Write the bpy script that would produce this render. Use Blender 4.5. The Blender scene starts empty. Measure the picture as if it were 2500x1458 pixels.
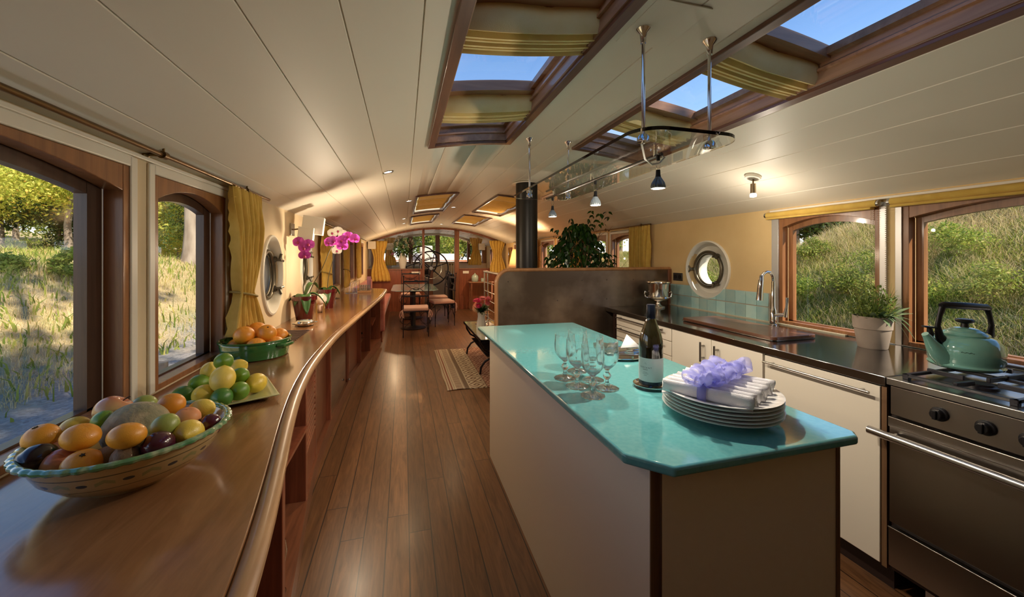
import bpy, bmesh, math, random
import numpy as np
from mathutils import Matrix, Vector, noise as mnoise
S = bpy.context.scene
COL = S.collection
R = math.radians
PI = math.pi
# ---------------------------------------------------------------- camera
cd = bpy.data.cameras.new('camera'); cam = bpy.data.objects.new('camera', cd); COL.objects.link(cam)
cd.sensor_width = 36; cd.lens = 36 * 942 / 2500; cd.shift_y = -102 / 2500; cd.clip_start = .02; cd.clip_end = 400
cam.location = (0, 0, 1.4); cam.rotation_euler = (R(90), 0, -math.atan(264 / 942))
S.camera = cam
# ---------------------------------------------------------------- view
S.view_settings.view_transform = 'Standard'; S.view_settings.look = 'None'
S.view_settings.gamma = 1; S.view_settings.use_curve_mapping = False; S.view_settings.exposure = 0.90
cy = S.cycles
cy.use_denoising = True; cy.max_bounces = 14; cy.diffuse_bounces = 5; cy.glossy_bounces = 5
cy.transmission_bounces = 14; cy.transparent_max_bounces = 16; cy.caustics_reflective = False; cy.caustics_refractive = True
cy.sample_clamp_indirect = 6
# ---------------------------------------------------------------- world
W = bpy.data.worlds.new('sky'); S.world = W; W.use_nodes = True
n = W.node_tree.nodes; l = W.node_tree.links; n.clear()
tc = n.new('ShaderNodeTexCoord'); sp = n.new('ShaderNodeSeparateXYZ'); rp = n.new('ShaderNodeValToRGB')
bg = n.new('ShaderNodeBackground'); wo = n.new('ShaderNodeOutputWorld')
l.new(tc.outputs['Generated'], sp.inputs[0]); l.new(sp.outputs['Z'], rp.inputs[0]); l.new(rp.outputs[0], bg.inputs[0]); l.new(bg.outputs[0], wo.inputs[0])
cr = rp.color_ramp
cr.elements[0].position = 0; cr.elements[0].color = (.95, .97, 1, 1)
cr.elements[1].position = 1; cr.elements[1].color = (.03, .11, .30, 1)
for p_, c_ in ((.12, (.85, .92, 1, 1)), (.33, (.24, .42, .75, 1)), (.52, (.075, .185, .42, 1))):
    e_ = cr.elements.new(p_); e_.color = c_
bg.inputs[1].default_value = 1.0
# ---------------------------------------------------------------- sun
sd = bpy.data.lights.new('sun', 'SUN'); sun = bpy.data.objects.new('sun', sd); COL.objects.link(sun)
sd.energy = 4.6; sd.angle = R(.6); sd.color = (1, .90, .72)
sun_dir = Vector((-.45, .55, -.70)).normalized()          # the way the sunlight travels
sun.rotation_euler = sun_dir.to_track_quat('-Z', 'Y').to_euler(); sun.location = (8, -6, 9)

# ================================================================ helpers
class MB:
    def __init__(s): s.v = []; s.f = []; s.m = Matrix()
    def at(s, loc=(0, 0, 0), rot=(0, 0, 0), sc=(1, 1, 1)):
        from mathutils import Euler
        s.m = Matrix.LocRotScale(Vector(loc), Euler(rot), Vector(sc)); return s
    def mat(s, m): s.m = m; return s
    def add(s, vs, fs):
        b = len(s.v)
        for p in vs: s.v.append(tuple(s.m @ Vector(p)))
        for f in fs: s.f.append([i + b for i in f])
        return s
    def box(s, x0, x1, y0, y1, z0, z1):
        return s.add([(x0, y0, z0), (x1, y0, z0), (x1, y1, z0), (x0, y1, z0), (x0, y0, z1), (x1, y0, z1), (x1, y1, z1), (x0, y1, z1)],
                     [(0, 3, 2, 1), (4, 5, 6, 7), (0, 1, 5, 4), (1, 2, 6, 5), (2, 3, 7, 6), (3, 0, 4, 7)])
    def cbox(s, c, d): return s.box(c[0] - d[0] / 2, c[0] + d[0] / 2, c[1] - d[1] / 2, c[1] + d[1] / 2, c[2] - d[2] / 2, c[2] + d[2] / 2)
    def lathe(s, prof, n=32, sx=1, sy=1, c=(0, 0, 0), a0=0, fn=None, cap=True):
        vs = []; fs = []; k = len(prof)
        for i in range(n):
            a = a0 + 2 * PI * i / n
            for j, (r, z) in enumerate(prof):
                rr = r if fn is None else r * fn(a, j / (k - 1))
                vs.append((c[0] + rr * math.cos(a) * sx, c[1] + rr * math.sin(a) * sy, c[2] + z))
        for i in range(n):
            i2 = (i + 1) % n
            for j in range(k - 1): fs.append((i * k + j, i2 * k + j, i2 * k + j + 1, i * k + j + 1))
        if cap:
            if prof[0][0] > 1e-6: fs.append([i * k for i in range(n)][::-1])
            if prof[-1][0] > 1e-6: fs.append([i * k + k - 1 for i in range(n)])
        return s.add(vs, fs)
    def tube(s, pts, r, n=10, closed=False, flat=1, up=None):
        pts = [Vector(p) for p in pts]; m = len(pts)
        rs = r if isinstance(r, (list, tuple)) else [r] * m
        vs = []; fs = []; prev = None
        for i in range(m):
            if closed: t = pts[(i + 1) % m] - pts[i - 1]
            else: t = pts[min(i + 1, m - 1)] - pts[max(i - 1, 0)]
            t.normalize()
            if prev is None:
                u = Vector(up) if up else (Vector((0, 0, 1)) if abs(t.z) < .9 else Vector((1, 0, 0)))
            else: u = prev
            u = (u - t * u.dot(t))
            if u.length < 1e-6: u = t.orthogonal()
            u.normalize(); prev = u; w = t.cross(u)
            for k in range(n):
                a = 2 * PI * k / n
                vs.append(pts[i] + (u * math.cos(a) * flat + w * math.sin(a)) * rs[i])
        for i in range(m if closed else m - 1):
            j = (i + 1) % m
            for k in range(n):
                k2 = (k + 1) % n; fs.append((i * n + k, i * n + k2, j * n + k2, j * n + k))
        if not closed: fs.append(list(range(n))[::-1]); fs.append([(m - 1) * n + k for k in range(n)])
        return s.add(vs, fs)
    def cyl(s, p0, p1, r, r1=None, n=20): return s.tube([p0, p1], [r, r if r1 is None else r1], n)
    def prism(s, poly, vec):
        k = len(poly); vec = Vector(vec); vs = [Vector(p) for p in poly] + [Vector(p) + vec for p in poly]
        fs = [list(range(k))[::-1], list(range(k, 2 * k))] + [(i, (i + 1) % k, (i + 1) % k + k, i + k) for i in range(k)]
        return s.add(vs, fs)
    def strip(s, a, b, vec):            # solid between two polylines a,b (same length), thickness vec
        k = len(a); vec = Vector(vec)
        vs = [Vector(p) for p in a] + [Vector(p) for p in b] + [Vector(p) + vec for p in a] + [Vector(p) + vec for p in b]
        fs = []
        for i in range(k - 1):
            fs += [(i, i + 1, k + i + 1, k + i), (2 * k + i, 3 * k + i, 3 * k + i + 1, 2 * k + i + 1), (i, 2 * k + i, 2 * k + i + 1, i + 1), (k + i, k + i + 1, 3 * k + i + 1, 3 * k + i)]
        fs += [(0, k, 3 * k, 2 * k), (k - 1, 3 * k - 1, 4 * k - 1, 2 * k - 1)]
        return s.add(vs, fs)
    def grid(s, rows, closed=False):
        k = len(rows[0]); vs = [p for r in rows for p in r]; fs = []
        for i in range(len(rows) - 1):
            for j in range(k if closed else k - 1):
                j2 = (j + 1) % k; fs.append((i * k + j, i * k + j2, (i + 1) * k + j2, (i + 1) * k + j))
        return s.add(vs, fs)
    def ball(s, c, r, n=20, m=12, fn=None):
        r = r if isinstance(r, (tuple, list)) else (r, r, r)
        vs = []; fs = []
        for i in range(m + 1):
            t = PI * i / m
            for j in range(n):
                a = 2 * PI * j / n
                d = Vector((math.sin(t) * math.cos(a), math.sin(t) * math.sin(a), math.cos(t)))
                q = fn(d, t, a) if fn else 1
                vs.append((c[0] + d.x * r[0] * q, c[1] + d.y * r[1] * q, c[2] + d.z * r[2] * q))
        for i in range(m):
            for j in range(n):
                j2 = (j + 1) % n; fs.append((i * n + j, (i + 1) * n + j, (i + 1) * n + j2, i * n + j2))
        return s.add(vs, fs)
    def build(s, name, mat, parent=None, bev=0, seg=2, smooth=True, world=False, ang=38, solid=0, sub=0, kind=None, label=None):
        me = bpy.data.meshes.new(name)
        vs = s.v
        if world and parent is not None:
            p = Vector(parent.location)
            if parent.parent: p = p + Vector(parent.parent.location)
            vs = [tuple(Vector(v) - p) for v in vs]
        me.from_pydata(vs, [], s.f); me.update()
        bm = bmesh.new(); bm.from_mesh(me); bmesh.ops.remove_doubles(bm, verts=bm.verts, dist=1e-6)
        bmesh.ops.recalc_face_normals(bm, faces=bm.faces); bm.to_mesh(me); bm.free()
        me.materials.append(mat)
        if smooth:
            me.polygons.foreach_set('use_smooth', [True] * len(me.polygons)); me.set_sharp_from_angle(angle=R(ang))
        o = bpy.data.objects.new(name, me); COL.objects.link(o)
        if parent is not None: o.parent = parent
        if solid:
            m = o.modifiers.new('solid', 'SOLIDIFY'); m.thickness = solid; m.offset = 0
        if bev:
            m = o.modifiers.new('bevel', 'BEVEL'); m.width = bev; m.segments = seg; m.limit_method = 'ANGLE'; m.angle_limit = R(40)
            m.harden_normals = False
        if sub:
            m = o.modifiers.new('sub', 'SUBSURF'); m.levels = sub; m.render_levels = sub
        if kind: o['kind'] = kind
        if label: o['label'] = label
        return o
def tag(o, label=None, cat=None, group=None, kind=None):
    if label: o['label'] = label
    if cat: o['category'] = cat
    if group: o['group'] = group
    if kind: o['kind'] = kind
    return o
def thing(name, label, cat, loc=(0, 0, 0), rz=0, group=None, kind=None):
    o = bpy.data.objects.new(name, None); COL.objects.link(o); o.empty_display_size = .05
    o.location = loc; o.rotation_euler = (0, 0, rz)
    return tag(o, label, cat, group, kind)
def copy_tree(o, parent=None):
    c = o.copy(); COL.objects.link(c)
    if parent is not None: c.parent = parent
    for ch in [x for x in bpy.data.objects if x.parent == o]: copy_tree(ch, c)
    return c
def quads(name, verts, faces_n, mat, parent=None):      # numpy soup: verts (N*k,3), each face k verts
    k = faces_n; N = len(verts) // k
    me = bpy.data.meshes.new(name); me.vertices.add(N * k); me.vertices.foreach_set('co', np.asarray(verts, np.float32).ravel())
    me.loops.add(N * k); me.loops.foreach_set('vertex_index', np.arange(N * k, dtype=np.int32))
    me.polygons.add(N); me.polygons.foreach_set('loop_start', np.arange(0, N * k, k, dtype=np.int32))
    try: me.polygons.foreach_set('loop_total', np.full(N, k, dtype=np.int32))
    except Exception: pass
    me.update(calc_edges=True); me.validate(); me.materials.append(mat)
    o = bpy.data.objects.new(name, me); COL.objects.link(o)
    if parent is not None: o.parent = parent
    return o
def faces4(name, verts, faces, mat, parent=None):      # shared-vertex quads
    me = bpy.data.meshes.new(name); n = len(verts); N = len(faces); me.vertices.add(n); me.vertices.foreach_set('co', np.asarray(verts, np.float32).ravel())
    me.loops.add(N * 4); me.loops.foreach_set('vertex_index', np.asarray(faces, np.int32).ravel()); me.polygons.add(N); me.polygons.foreach_set('loop_start', np.arange(0, N * 4, 4, dtype=np.int32))
    me.update(calc_edges=True); me.materials.append(mat); o = bpy.data.objects.new(name, me); COL.objects.link(o)
    if parent is not None: o.parent = parent
    return o
# ---------------------------------------------------------------- materials
def base(name):
    m = bpy.data.materials.new(name); m.use_nodes = True; nt = m.node_tree
    return m, nt, nt.nodes['Principled BSDF'], nt.nodes, nt.links
def mixc(n, l, fac, a, b, mode='MIX'):
    x = n.new('ShaderNodeMix'); x.data_type = 'RGBA'; x.blend_type = mode
    for s_, v_ in ((0, fac), (6, a), (7, b)):
        if hasattr(v_, 'is_linked') or hasattr(v_, 'links'): l.new(v_, x.inputs[s_])
        else: x.inputs[s_].default_value = v_ if s_ == 0 else (*v_[:3], 1)
    return x.outputs[2]
def mth(n, l, op, a, b=None, c=None):
    x = n.new('ShaderNodeMath'); x.operation = op
    for i, v_ in enumerate((a, b, c)):
        if v_ is None: continue
        if isinstance(v_, (int, float)): x.inputs[i].default_value = v_
        else: l.new(v_, x.inputs[i])
    return x.outputs[0]
def M(name, col, rough=.5, metal=0, spec=.5, coat=0, col2=None, scale=8, bump=0, bscale=60, sheen=0, trans=0, sss=0, stretch=(1, 1, 1), contrast=(.35, .65), island=0, emis=0):
    m, nt, b, n, l = base(name)
    b.inputs['Base Color'].default_value = (*col, 1); b.inputs['Roughness'].default_value = rough; b.inputs['Metallic'].default_value = metal
    b.inputs['Specular IOR Level'].default_value = spec; b.inputs['Coat Weight'].default_value = coat; b.inputs['Coat Roughness'].default_value = .08
    if sheen: b.inputs['Sheen Weight'].default_value = sheen
    if trans: b.inputs['Transmission Weight'].default_value = trans
    if sss: b.inputs['Subsurface Weight'].default_value = sss; b.inputs['Subsurface Scale'].default_value = .01
    if emis: b.inputs['Emission Color'].default_value = (*col, 1); b.inputs['Emission Strength'].default_value = emis
    t = n.new('ShaderNodeTexCoord'); mp = n.new('ShaderNodeMapping'); mp.inputs['Scale'].default_value = stretch; l.new(t.outputs['Object'], mp.inputs[0])
    if col2 is not None:
        nz = n.new('ShaderNodeTexNoise'); nz.inputs['Scale'].default_value = scale; nz.inputs['Detail'].default_value = 6; l.new(mp.outputs[0], nz.inputs[0])
        r_ = n.new('ShaderNodeMapRange'); r_.inputs[1].default_value = contrast[0]; r_.inputs[2].default_value = contrast[1]; l.new(nz.outputs[0], r_.inputs[0])
        out = mixc(n, l, r_.outputs[0], col, col2)
        l.new(out, b.inputs['Base Color'])
    if island:
        g = n.new('ShaderNodeNewGeometry'); h = n.new('ShaderNodeHueSaturation')
        if b.inputs['Base Color'].links: l.new(b.inputs['Base Color'].links[0].from_socket, h.inputs['Color'])
        else: h.inputs['Color'].default_value = (*col, 1)
        v_ = mth(n, l, 'MULTIPLY_ADD', g.outputs['Random Per Island'], island, 1 - island / 2); l.new(v_, h.inputs['Value']); l.new(h.outputs[0], b.inputs['Base Color'])
    if bump:
        nb = n.new('ShaderNodeTexNoise'); nb.inputs['Scale'].default_value = bscale; nb.inputs['Detail'].default_value = 4; l.new(mp.outputs[0], nb.inputs[0])
        bp = n.new('ShaderNodeBump'); bp.inputs['Strength'].default_value = bump; bp.inputs['Distance'].default_value = .01; l.new(nb.outputs[0], bp.inputs['Height']); l.new(bp.outputs[0], b.inputs['Normal'])
    return m
def wood(name, c1, c2, axis='y', rough=.3, scale=6, coat=.3, stretch=14, plank=None):
    m, nt, b, n, l = base(name)
    t = n.new('ShaderNodeTexCoord'); mp = n.new('ShaderNodeMapping')
    sc = [stretch] * 3; sc['xyz'.index(axis)] = 1.0; mp.inputs['Scale'].default_value = sc; l.new(t.outputs['Object'], mp.inputs[0])
    nz = n.new('ShaderNodeTexNoise'); nz.inputs['Scale'].default_value = scale * .35; nz.inputs['Detail'].default_value = 8; nz.inputs['Roughness'].default_value = .62; nz.inputs['Distortion'].default_value = .8
    l.new(mp.outputs[0], nz.inputs[0])
    n2 = n.new('ShaderNodeTexNoise'); n2.inputs['Scale'].default_value = 2.2; n2.inputs['Detail'].default_value = 3; l.new(t.outputs['Object'], n2.inputs[0])
    r_ = n.new('ShaderNodeValToRGB'); r_.color_ramp.elements[0].position = .32; r_.color_ramp.elements[1].position = .68
    r_.color_ramp.elements[0].color = (*c1, 1); r_.color_ramp.elements[1].color = (*c2, 1); l.new(nz.outputs[0], r_.inputs[0])
    v_ = mth(n, l, 'MULTIPLY_ADD', n2.outputs[0], .7, .65)
    h = n.new('ShaderNodeHueSaturation'); l.new(r_.outputs[0], h.inputs['Color']); l.new(v_, h.inputs['Value']); l.new(h.outputs[0], b.inputs['Base Color'])
    b.inputs['Roughness'].default_value = rough; b.inputs['Coat Weight'].default_value = coat; b.inputs['Coat Roughness'].default_value = .12
    bp = n.new('ShaderNodeBump'); bp.inputs['Strength'].default_value = .12; bp.inputs['Distance'].default_value = .004; l.new(nz.outputs[0], bp.inputs['Height']); l.new(bp.outputs[0], b.inputs['Normal'])
    return m
def thin_glass(name, tint=(1, 1, 1), refl=1.0):
    m = bpy.data.materials.new(name); m.use_nodes = True; nt = m.node_tree; n = nt.nodes; l = nt.links; n.clear()
    tr = n.new('ShaderNodeBsdfTransparent'); tr.inputs[0].default_value = (*tint, 1); gl = n.new('ShaderNodeBsdfGlossy'); gl.inputs['Roughness'].default_value = 0
    fr = n.new('ShaderNodeLayerWeight'); fr.inputs[0].default_value = .5; mx = n.new('ShaderNodeMixShader'); o = n.new('ShaderNodeOutputMaterial')
    f_ = mth(n, l, 'MULTIPLY', mth(n, l, 'MULTIPLY_ADD', mth(n, l, 'POWER', fr.outputs[1], 5), .9, .04), refl); l.new(f_, mx.inputs[0]); l.new(tr.outputs[0], mx.inputs[1]); l.new(gl.outputs[0], mx.inputs[2]); l.new(mx.outputs[0], o.inputs[0])
    return m
def glass(name, col=(1, 1, 1), rough=0, ior=1.5):
    m, nt, b, n, l = base(name); b.inputs['Base Color'].default_value = (*col, 1); b.inputs['Transmission Weight'].default_value = 1; b.inputs['Roughness'].default_value = rough; b.inputs['IOR'].default_value = ior
    return m
def see_through(m, f):
    n = m.node_tree.nodes; l = m.node_tree.links; o = n['Material Output']; src = o.inputs[0].links[0].from_socket
    t_ = n.new('ShaderNodeBsdfTransparent'); mx = n.new('ShaderNodeMixShader'); mx.inputs[0].default_value = f; l.new(src, mx.inputs[1]); l.new(t_.outputs[0], mx.inputs[2]); l.new(mx.outputs[0], o.inputs[0]); return m
def leafmat(name, c1, c2, c3=None, tr=.35, rough=.5):
    m = bpy.data.materials.new(name); m.use_nodes = True; nt = m.node_tree; n = nt.nodes; l = nt.links; b = n['Principled BSDF']; o = n['Material Output']
    g = n.new('ShaderNodeNewGeometry'); r_ = n.new('ShaderNodeValToRGB'); l.new(g.outputs['Random Per Island'], r_.inputs[0])
    r_.color_ramp.elements[0].color = (*c1, 1); r_.color_ramp.elements[1].color = (*c2, 1)
    if c3: e = r_.color_ramp.elements.new(.88); e.color = (*c2, 1); r_.color_ramp.elements[-1].color = (*c3, 1)
    l.new(r_.outputs[0], b.inputs['Base Color']); b.inputs['Roughness'].default_value = rough; b.inputs['Specular IOR Level'].default_value = .3
    t_ = n.new('ShaderNodeBsdfTranslucent'); l.new(r_.outputs[0], t_.inputs[0]); mx = n.new('ShaderNodeMixShader'); mx.inputs[0].default_value = tr
    l.new(b.outputs[0], mx.inputs[1]); l.new(t_.outputs[0], mx.inputs[2]); l.new(mx.outputs[0], o.inputs[0])
    return m
def fabric(name, col, tr=.3, col2=None, scale=20):
    m = M(name, col, rough=.85, spec=.2, sheen=.2, col2=col2, scale=scale, bump=.15, bscale=300); nt = m.node_tree; n = nt.nodes; l = nt.links; b = n['Principled BSDF']; o = n['Material Output']
    t_ = n.new('ShaderNodeBsdfTranslucent'); t_.inputs[0].default_value = (*col, 1); mx = n.new('ShaderNodeMixShader'); mx.inputs[0].default_value = tr
    l.new(b.outputs[0], mx.inputs[1]); l.new(t_.outputs[0], mx.inputs[2]); l.new(mx.outputs[0], o.inputs[0])
    return m
CREAM = M('ceiling_paint', (.72, .665, .56), .5)
WALL = M('ochre_plaster', (.74, .54, .27), .85, col2=(.68, .48, .23), scale=3, bump=.05, bscale=40)
WALL_L = M('cream_plaster', (.74, .60, .40), .85, col2=(.70, .55, .35), scale=3, bump=.05, bscale=40)
WHITE = M('white_paint', (.76, .72, .63), .4)
MAHO = wood('mahogany', (.13, .045, .022), (.26, .095, .045), 'z', .3)
MAHO_Y = wood('mahogany_rail', (.13, .045, .022), (.25, .09, .042), 'y', .3)
MAHO_X = wood('mahogany_cross', (.24, .11, .055), (.38, .19, .10), 'x', .35)
CFRAME = wood('ceiling_frame_wood', (.09, .040, .026), (.17, .075, .048), 'y', .35)
REVEAL = wood('skylight_wood', (.22, .11, .06), (.34, .19, .11), 'y', .38)
REDWD = wood('red_mahogany', (.16, .045, .022), (.29, .085, .04), 'z', .28)
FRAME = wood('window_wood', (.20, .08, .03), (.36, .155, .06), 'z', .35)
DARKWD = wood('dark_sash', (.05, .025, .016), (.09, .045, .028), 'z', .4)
CTOP = wood('counter_wood', (.20, .088, .032), (.30, .14, .055), 'y', .2, scale=9, coat=.6, stretch=7)
CEDGE = wood('counter_edge', (.32, .17, .075), (.42, .24, .11), 'y', .34, coat=.15)
TEAK = wood('cut_board_wood', (.085, .033, .018), (.14, .055, .028), 'y', .3)
STEEL = M('brushed_steel', (.50, .49, .47), .26, metal=1, bump=.03, bscale=200, stretch=(1, .05, 1))
STEELD = M('steel_worktop', (.42, .42, .42), .13, metal=1, bump=.012, bscale=30)
CHROME = M('chrome', (.75, .75, .76), .06, metal=1)
SILVER = M('silver', (.85, .80, .72), .1, metal=1)
BRASS = M('aged_brass', (.16, .10, .04), .35, metal=1)
BRONZE = M('bronze', (.14, .12, .085), .4, metal=.85)
BLACKM = M('black_iron', (.012, .011, .012), .4, metal=.3)
IRON = M('wrought_iron', (.018, .015, .02), .42, metal=.5)
LAM = M('cream_laminate', (.76, .69, .57), .42, spec=.3)
PLY = wood('plywood_edge', (.12, .06, .028), (.20, .11, .05), 'z', .5, coat=0, stretch=40)
YFAB = fabric('yellow_fabric', (.80, .56, .14), .25, col2=(.70, .47, .10))
YBLIND = fabric('yellow_blind', (.92, .76, .38), .22, col2=(.88, .70, .31))
PANE = thin_glass('window_glass')
PINK = fabric('pink_fabric', (.66, .40, .31), .05)
WHITEC = M('white_ceramic', (.80, .79, .76), .12, coat=.4)
LINEN = M('white_linen', (.83, .82, .82), .8, sheen=.3, bump=.2, bscale=350)
# turquoise lava-stone worktop
TURQ = M('turquoise_glaze', (.11, .385, .405), .08, coat=1, col2=(.14, .42, .435), scale=70, bump=.015, bscale=90)
# floor
def floor_mat():
    m, nt, b, n, l = base('oak_floor')
    t = n.new('ShaderNodeTexCoord'); s_ = n.new('ShaderNodeSeparateXYZ'); l.new(t.outputs['Object'], s_.inputs[0])
    xs = mth(n, l, 'DIVIDE', mth(n, l, 'SUBTRACT', s_.outputs[0], .023), .109); ix = mth(n, l, 'FLOOR', xs); fx = mth(n, l, 'FRACT', xs)
    wn = n.new('ShaderNodeTexWhiteNoise'); wn.noise_dimensions = '1D'; l.new(ix, wn.inputs['W'])
    ys = mth(n, l, 'ADD', mth(n, l, 'DIVIDE', s_.outputs[1], 2.7), mth(n, l, 'MULTIPLY', wn.outputs[0], 7.3)); iy = mth(n, l, 'FLOOR', ys); fy = mth(n, l, 'FRACT', ys)
    w2 = n.new('ShaderNodeTexWhiteNoise'); w2.noise_dimensions = '2D'; cb = n.new('ShaderNodeCombineXYZ'); l.new(ix, cb.inputs[0]); l.new(iy, cb.inputs[1]); l.new(cb.outputs[0], w2.inputs['Vector'])
    off = n.new('ShaderNodeVectorMath'); off.operation = 'MULTIPLY_ADD'; l.new(w2.outputs['Color'], off.inputs[0]); off.inputs[1].default_value = (3, 9, 5); l.new(t.outputs['Object'], off.inputs[2])
    mp = n.new('ShaderNodeMapping'); mp.inputs['Scale'].default_value = (15, 1.3, 1); l.new(off.outputs[0], mp.inputs[0])
    nz = n.new('ShaderNodeTexNoise'); nz.inputs['Scale'].default_value = 2.0; nz.inputs['Detail'].default_value = 9; nz.inputs['Roughness'].default_value = .65; nz.inputs['Distortion'].default_value = 1.6; l.new(mp.outputs[0], nz.inputs[0])
    mp2 = n.new('ShaderNodeMapping'); mp2.inputs['Scale'].default_value = (120, 4, 1); l.new(off.outputs[0], mp2.inputs[0])
    n3 = n.new('ShaderNodeTexNoise'); n3.inputs['Scale'].default_value = 2.0; n3.inputs['Detail'].default_value = 3; l.new(mp2.outputs[0], n3.inputs[0])
    r_ = n.new('ShaderNodeValToRGB'); e = r_.color_ramp.elements; e[0].position = .3; e[0].color = (.085, .036, .014, 1); e[1].position = .7; e[1].color = (.21, .095, .038, 1); l.new(nz.outputs[0], r_.inputs[0])
    v_ = mth(n, l, 'MULTIPLY', mth(n, l, 'MULTIPLY_ADD', w2.outputs[0], .32, .80), mth(n, l, 'MULTIPLY_ADD', n3.outputs[0], .5, .75))
    h = n.new('ShaderNodeHueSaturation'); l.new(r_.outputs[0], h.inputs['Color']); l.new(v_, h.inputs['Value'])
    g1 = mth(n, l, 'LESS_THAN', fx, .048); g2 = mth(n, l, 'LESS_THAN', fy, .0016); g = mth(n, l, 'MAXIMUM', g1, g2)
    c_ = mixc(n, l, g, h.outputs[0], (.02, .010, .006)); l.new(c_, b.inputs['Base Color'])
    b.inputs['Roughness'].default_value = .34; b.inputs['Coat Weight'].default_value = .12; b.inputs['Coat Roughness'].default_value = .2
    bp = n.new('ShaderNodeBump'); bp.inputs['Strength'].default_value = .12; bp.inputs['Distance'].default_value = .003
    l.new(mth(n, l, 'SUBTRACT', mth(n, l, 'MULTIPLY', nz.outputs[0], .4), g), bp.inputs['Height']); l.new(bp.outputs[0], b.inputs['Normal'])
    return m
FLOOR = floor_mat()
XL, XR = -.88, 2.70
def zc(x): return 1.76 + .41 * (1 - ((x - .91) / 1.79) ** 2)
YB = 10.3
# ================================================================ STRUCTURE
o = MB().box(XL - .12, XR + .12, -2.2, 13.0, -.06, 0).build('floor', FLOOR, kind='structure', smooth=False)
tag(o, 'varnished oak plank floor running the length of the saloon', 'floor')
# ceiling with v-grooves and skylight holes
SKY = [(.185, .645, .30, 2.44), (1.165, 1.635, .30, 2.44), (.15, .61, 4.55, 6.34), (1.13, 1.59, 4.62, 6.46), (.14, .58, 6.86, 8.55), (1.07, 1.56, 7.0, 8.8)]
g_ = [.88 + .2065 * k for k in range(-9, 10)]
xs = set()
for i in range(61): xs.add(round(XL - .13 + (XR - XL + .26) * i / 60, 4))
for s_ in SKY: xs.add(s_[0]); xs.add(s_[1])
for g in g_:
    if XL - .12 < g < XR + .12:
        xs = {x for x in xs if abs(x - g) > .006 or x in [q for s_ in SKY for q in s_[:2]]}
        for d in (-.003, -.001, .001, .003): xs.add(round(g + d, 4))
xs = sorted(xs)
def gz(x):
    for g in g_:
        if abs(x - g) < .0021: return .006
    return 0
ys = sorted({-2.2, 10.35, 13.0} | {q for s_ in SKY for q in s_[2:]})
m = MB(); vid = {}
V = []; Fc = []
for i, x in enumerate(xs):
    for j, y in enumerate(ys): vid[i, j] = len(V); V.append((x, y, zc(x) + gz(x)))
for i in range(len(xs) - 1):
    for j in range(len(ys) - 1):
        xm = (xs[i] + xs[i + 1]) / 2; ym = (ys[j] + ys[j + 1]) / 2
        if any(s_[0] < xm < s_[1] and s_[2] < ym < s_[3] for s_ in SKY): continue
        Fc.append((vid[i, j], vid[i + 1, j], vid[i + 1, j + 1], vid[i, j + 1]))
m.add(V, Fc)
o = m.build('ceiling', CREAM, kind='structure', ang=25)
tag(o, 'arched cream tongue and groove ceiling', 'ceiling')
mm = o.modifiers.new('solid', 'SOLIDIFY'); mm.thickness = .05; mm.offset = 1
# side walls: segments are (y0,y1) with openings
def wall(name, xw, sx, wins, ports, mat, label):
    m = MB(); th = .12; top = 1.80
    cuts = sorted([('w',) + w for w in wins] + [('p',) + p for p in ports], key=lambda q: q[1])
    y = -2.2
    X0, X1 = (xw, xw + sx * th) if sx > 0 else (xw + sx * th, xw)
    for c in cuts:
        if c[0] == 'w':
            _, y0, y1, z0, z1 = c[:5]
            m.box(X0, X1, y, y0, 0, top); m.box(X0, X1, y0, y1, 0, z0); m.box(X0, X1, y0, y1, z1, top); y = y1
        else:
            _, y0, y1, yc, zc_, ry, rz = c
            m.box(X0, X1, y, y0, 0, top)
            N = 48; el = []; bx = []
            for k in range(N):
                a = 2 * PI * k / N; cy_, sz = math.cos(a), math.sin(a)
                el.append((yc + ry * cy_, zc_ + rz * sz))
                t = min((y1 - yc) / abs(cy_) if cy_ > 0 else ((yc - y0) / abs(cy_) if cy_ < 0 else 9), ((top - zc_) if sz > 0 else zc_) / max(abs(sz), 1e-6))
                bx.append((yc + t * cy_, zc_ + t * sz))
            # snap box corners
            for (cy2, cz2) in ((y0, 0), (y1, 0), (y0, top), (y1, top)):
                k = min(range(N), key=lambda q: (bx[q][0] - cy2) ** 2 + (bx[q][1] - cz2) ** 2); bx[k] = (cy2, cz2)
            for xx in (X0, X1):
                m.add([(xx, p[0], p[1]) for p in el] + [(xx, p[0], p[1]) for p in bx], [(k, (k + 1) % N, N + (k + 1) % N, N + k) for k in range(N)])
            m.add([(X0, p[0], p[1]) for p in el] + [(X1, p[0], p[1]) for p in el], [(k, (k + 1) % N, N + (k + 1) % N, N + k) for k in range(N)])
            y = y1
    m.box(X0, X1, y, 13.0, 0, top)
    o = m.build(name, mat, kind='structure', smooth=False); tag(o, label, 'wall'); return o
o = MB().box(XL, XR, -2.25, -2.2, 0, 2.17).build('wall_back', WALL_L, kind='structure', smooth=False); tag(o, 'cream end wall behind the camera', 'wall')
ZB, ZT = .905, 1.70
LW = [(.45, 1.573, ZB, ZT), (1.703, 2.288, ZB, ZT), (5.15, 5.95, 1.0, ZT), (6.5, 7.5, 1.0, ZT), (8.2, 9.2, 1.0, ZT), (10.7, 12.3, 1.1, ZT)]
RW = [(.45, 1.494, ZB, ZT), (1.60, 2.235, ZB, ZT), (4.0, 4.66, 1.0, ZT), (4.78, 5.42, 1.0, ZT), (5.9, 6.55, 1.0, ZT), (6.72, 7.4, 1.0, ZT), (8.2, 9.4, 1.0, ZT), (10.7, 12.3, 1.1, ZT)]
LP = [(2.72, 3.32, 3.02, 1.273, .20, .262), (3.7, 4.3, 4.0, 1.30, .20, .262)]
RP = [(2.62, 3.28, 2.95, 1.28, .255, .255)]
wall('wall_left', XL, -1, LW, LP, WALL_L, 'cream plastered wall with arched windows on the bank side')
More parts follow.
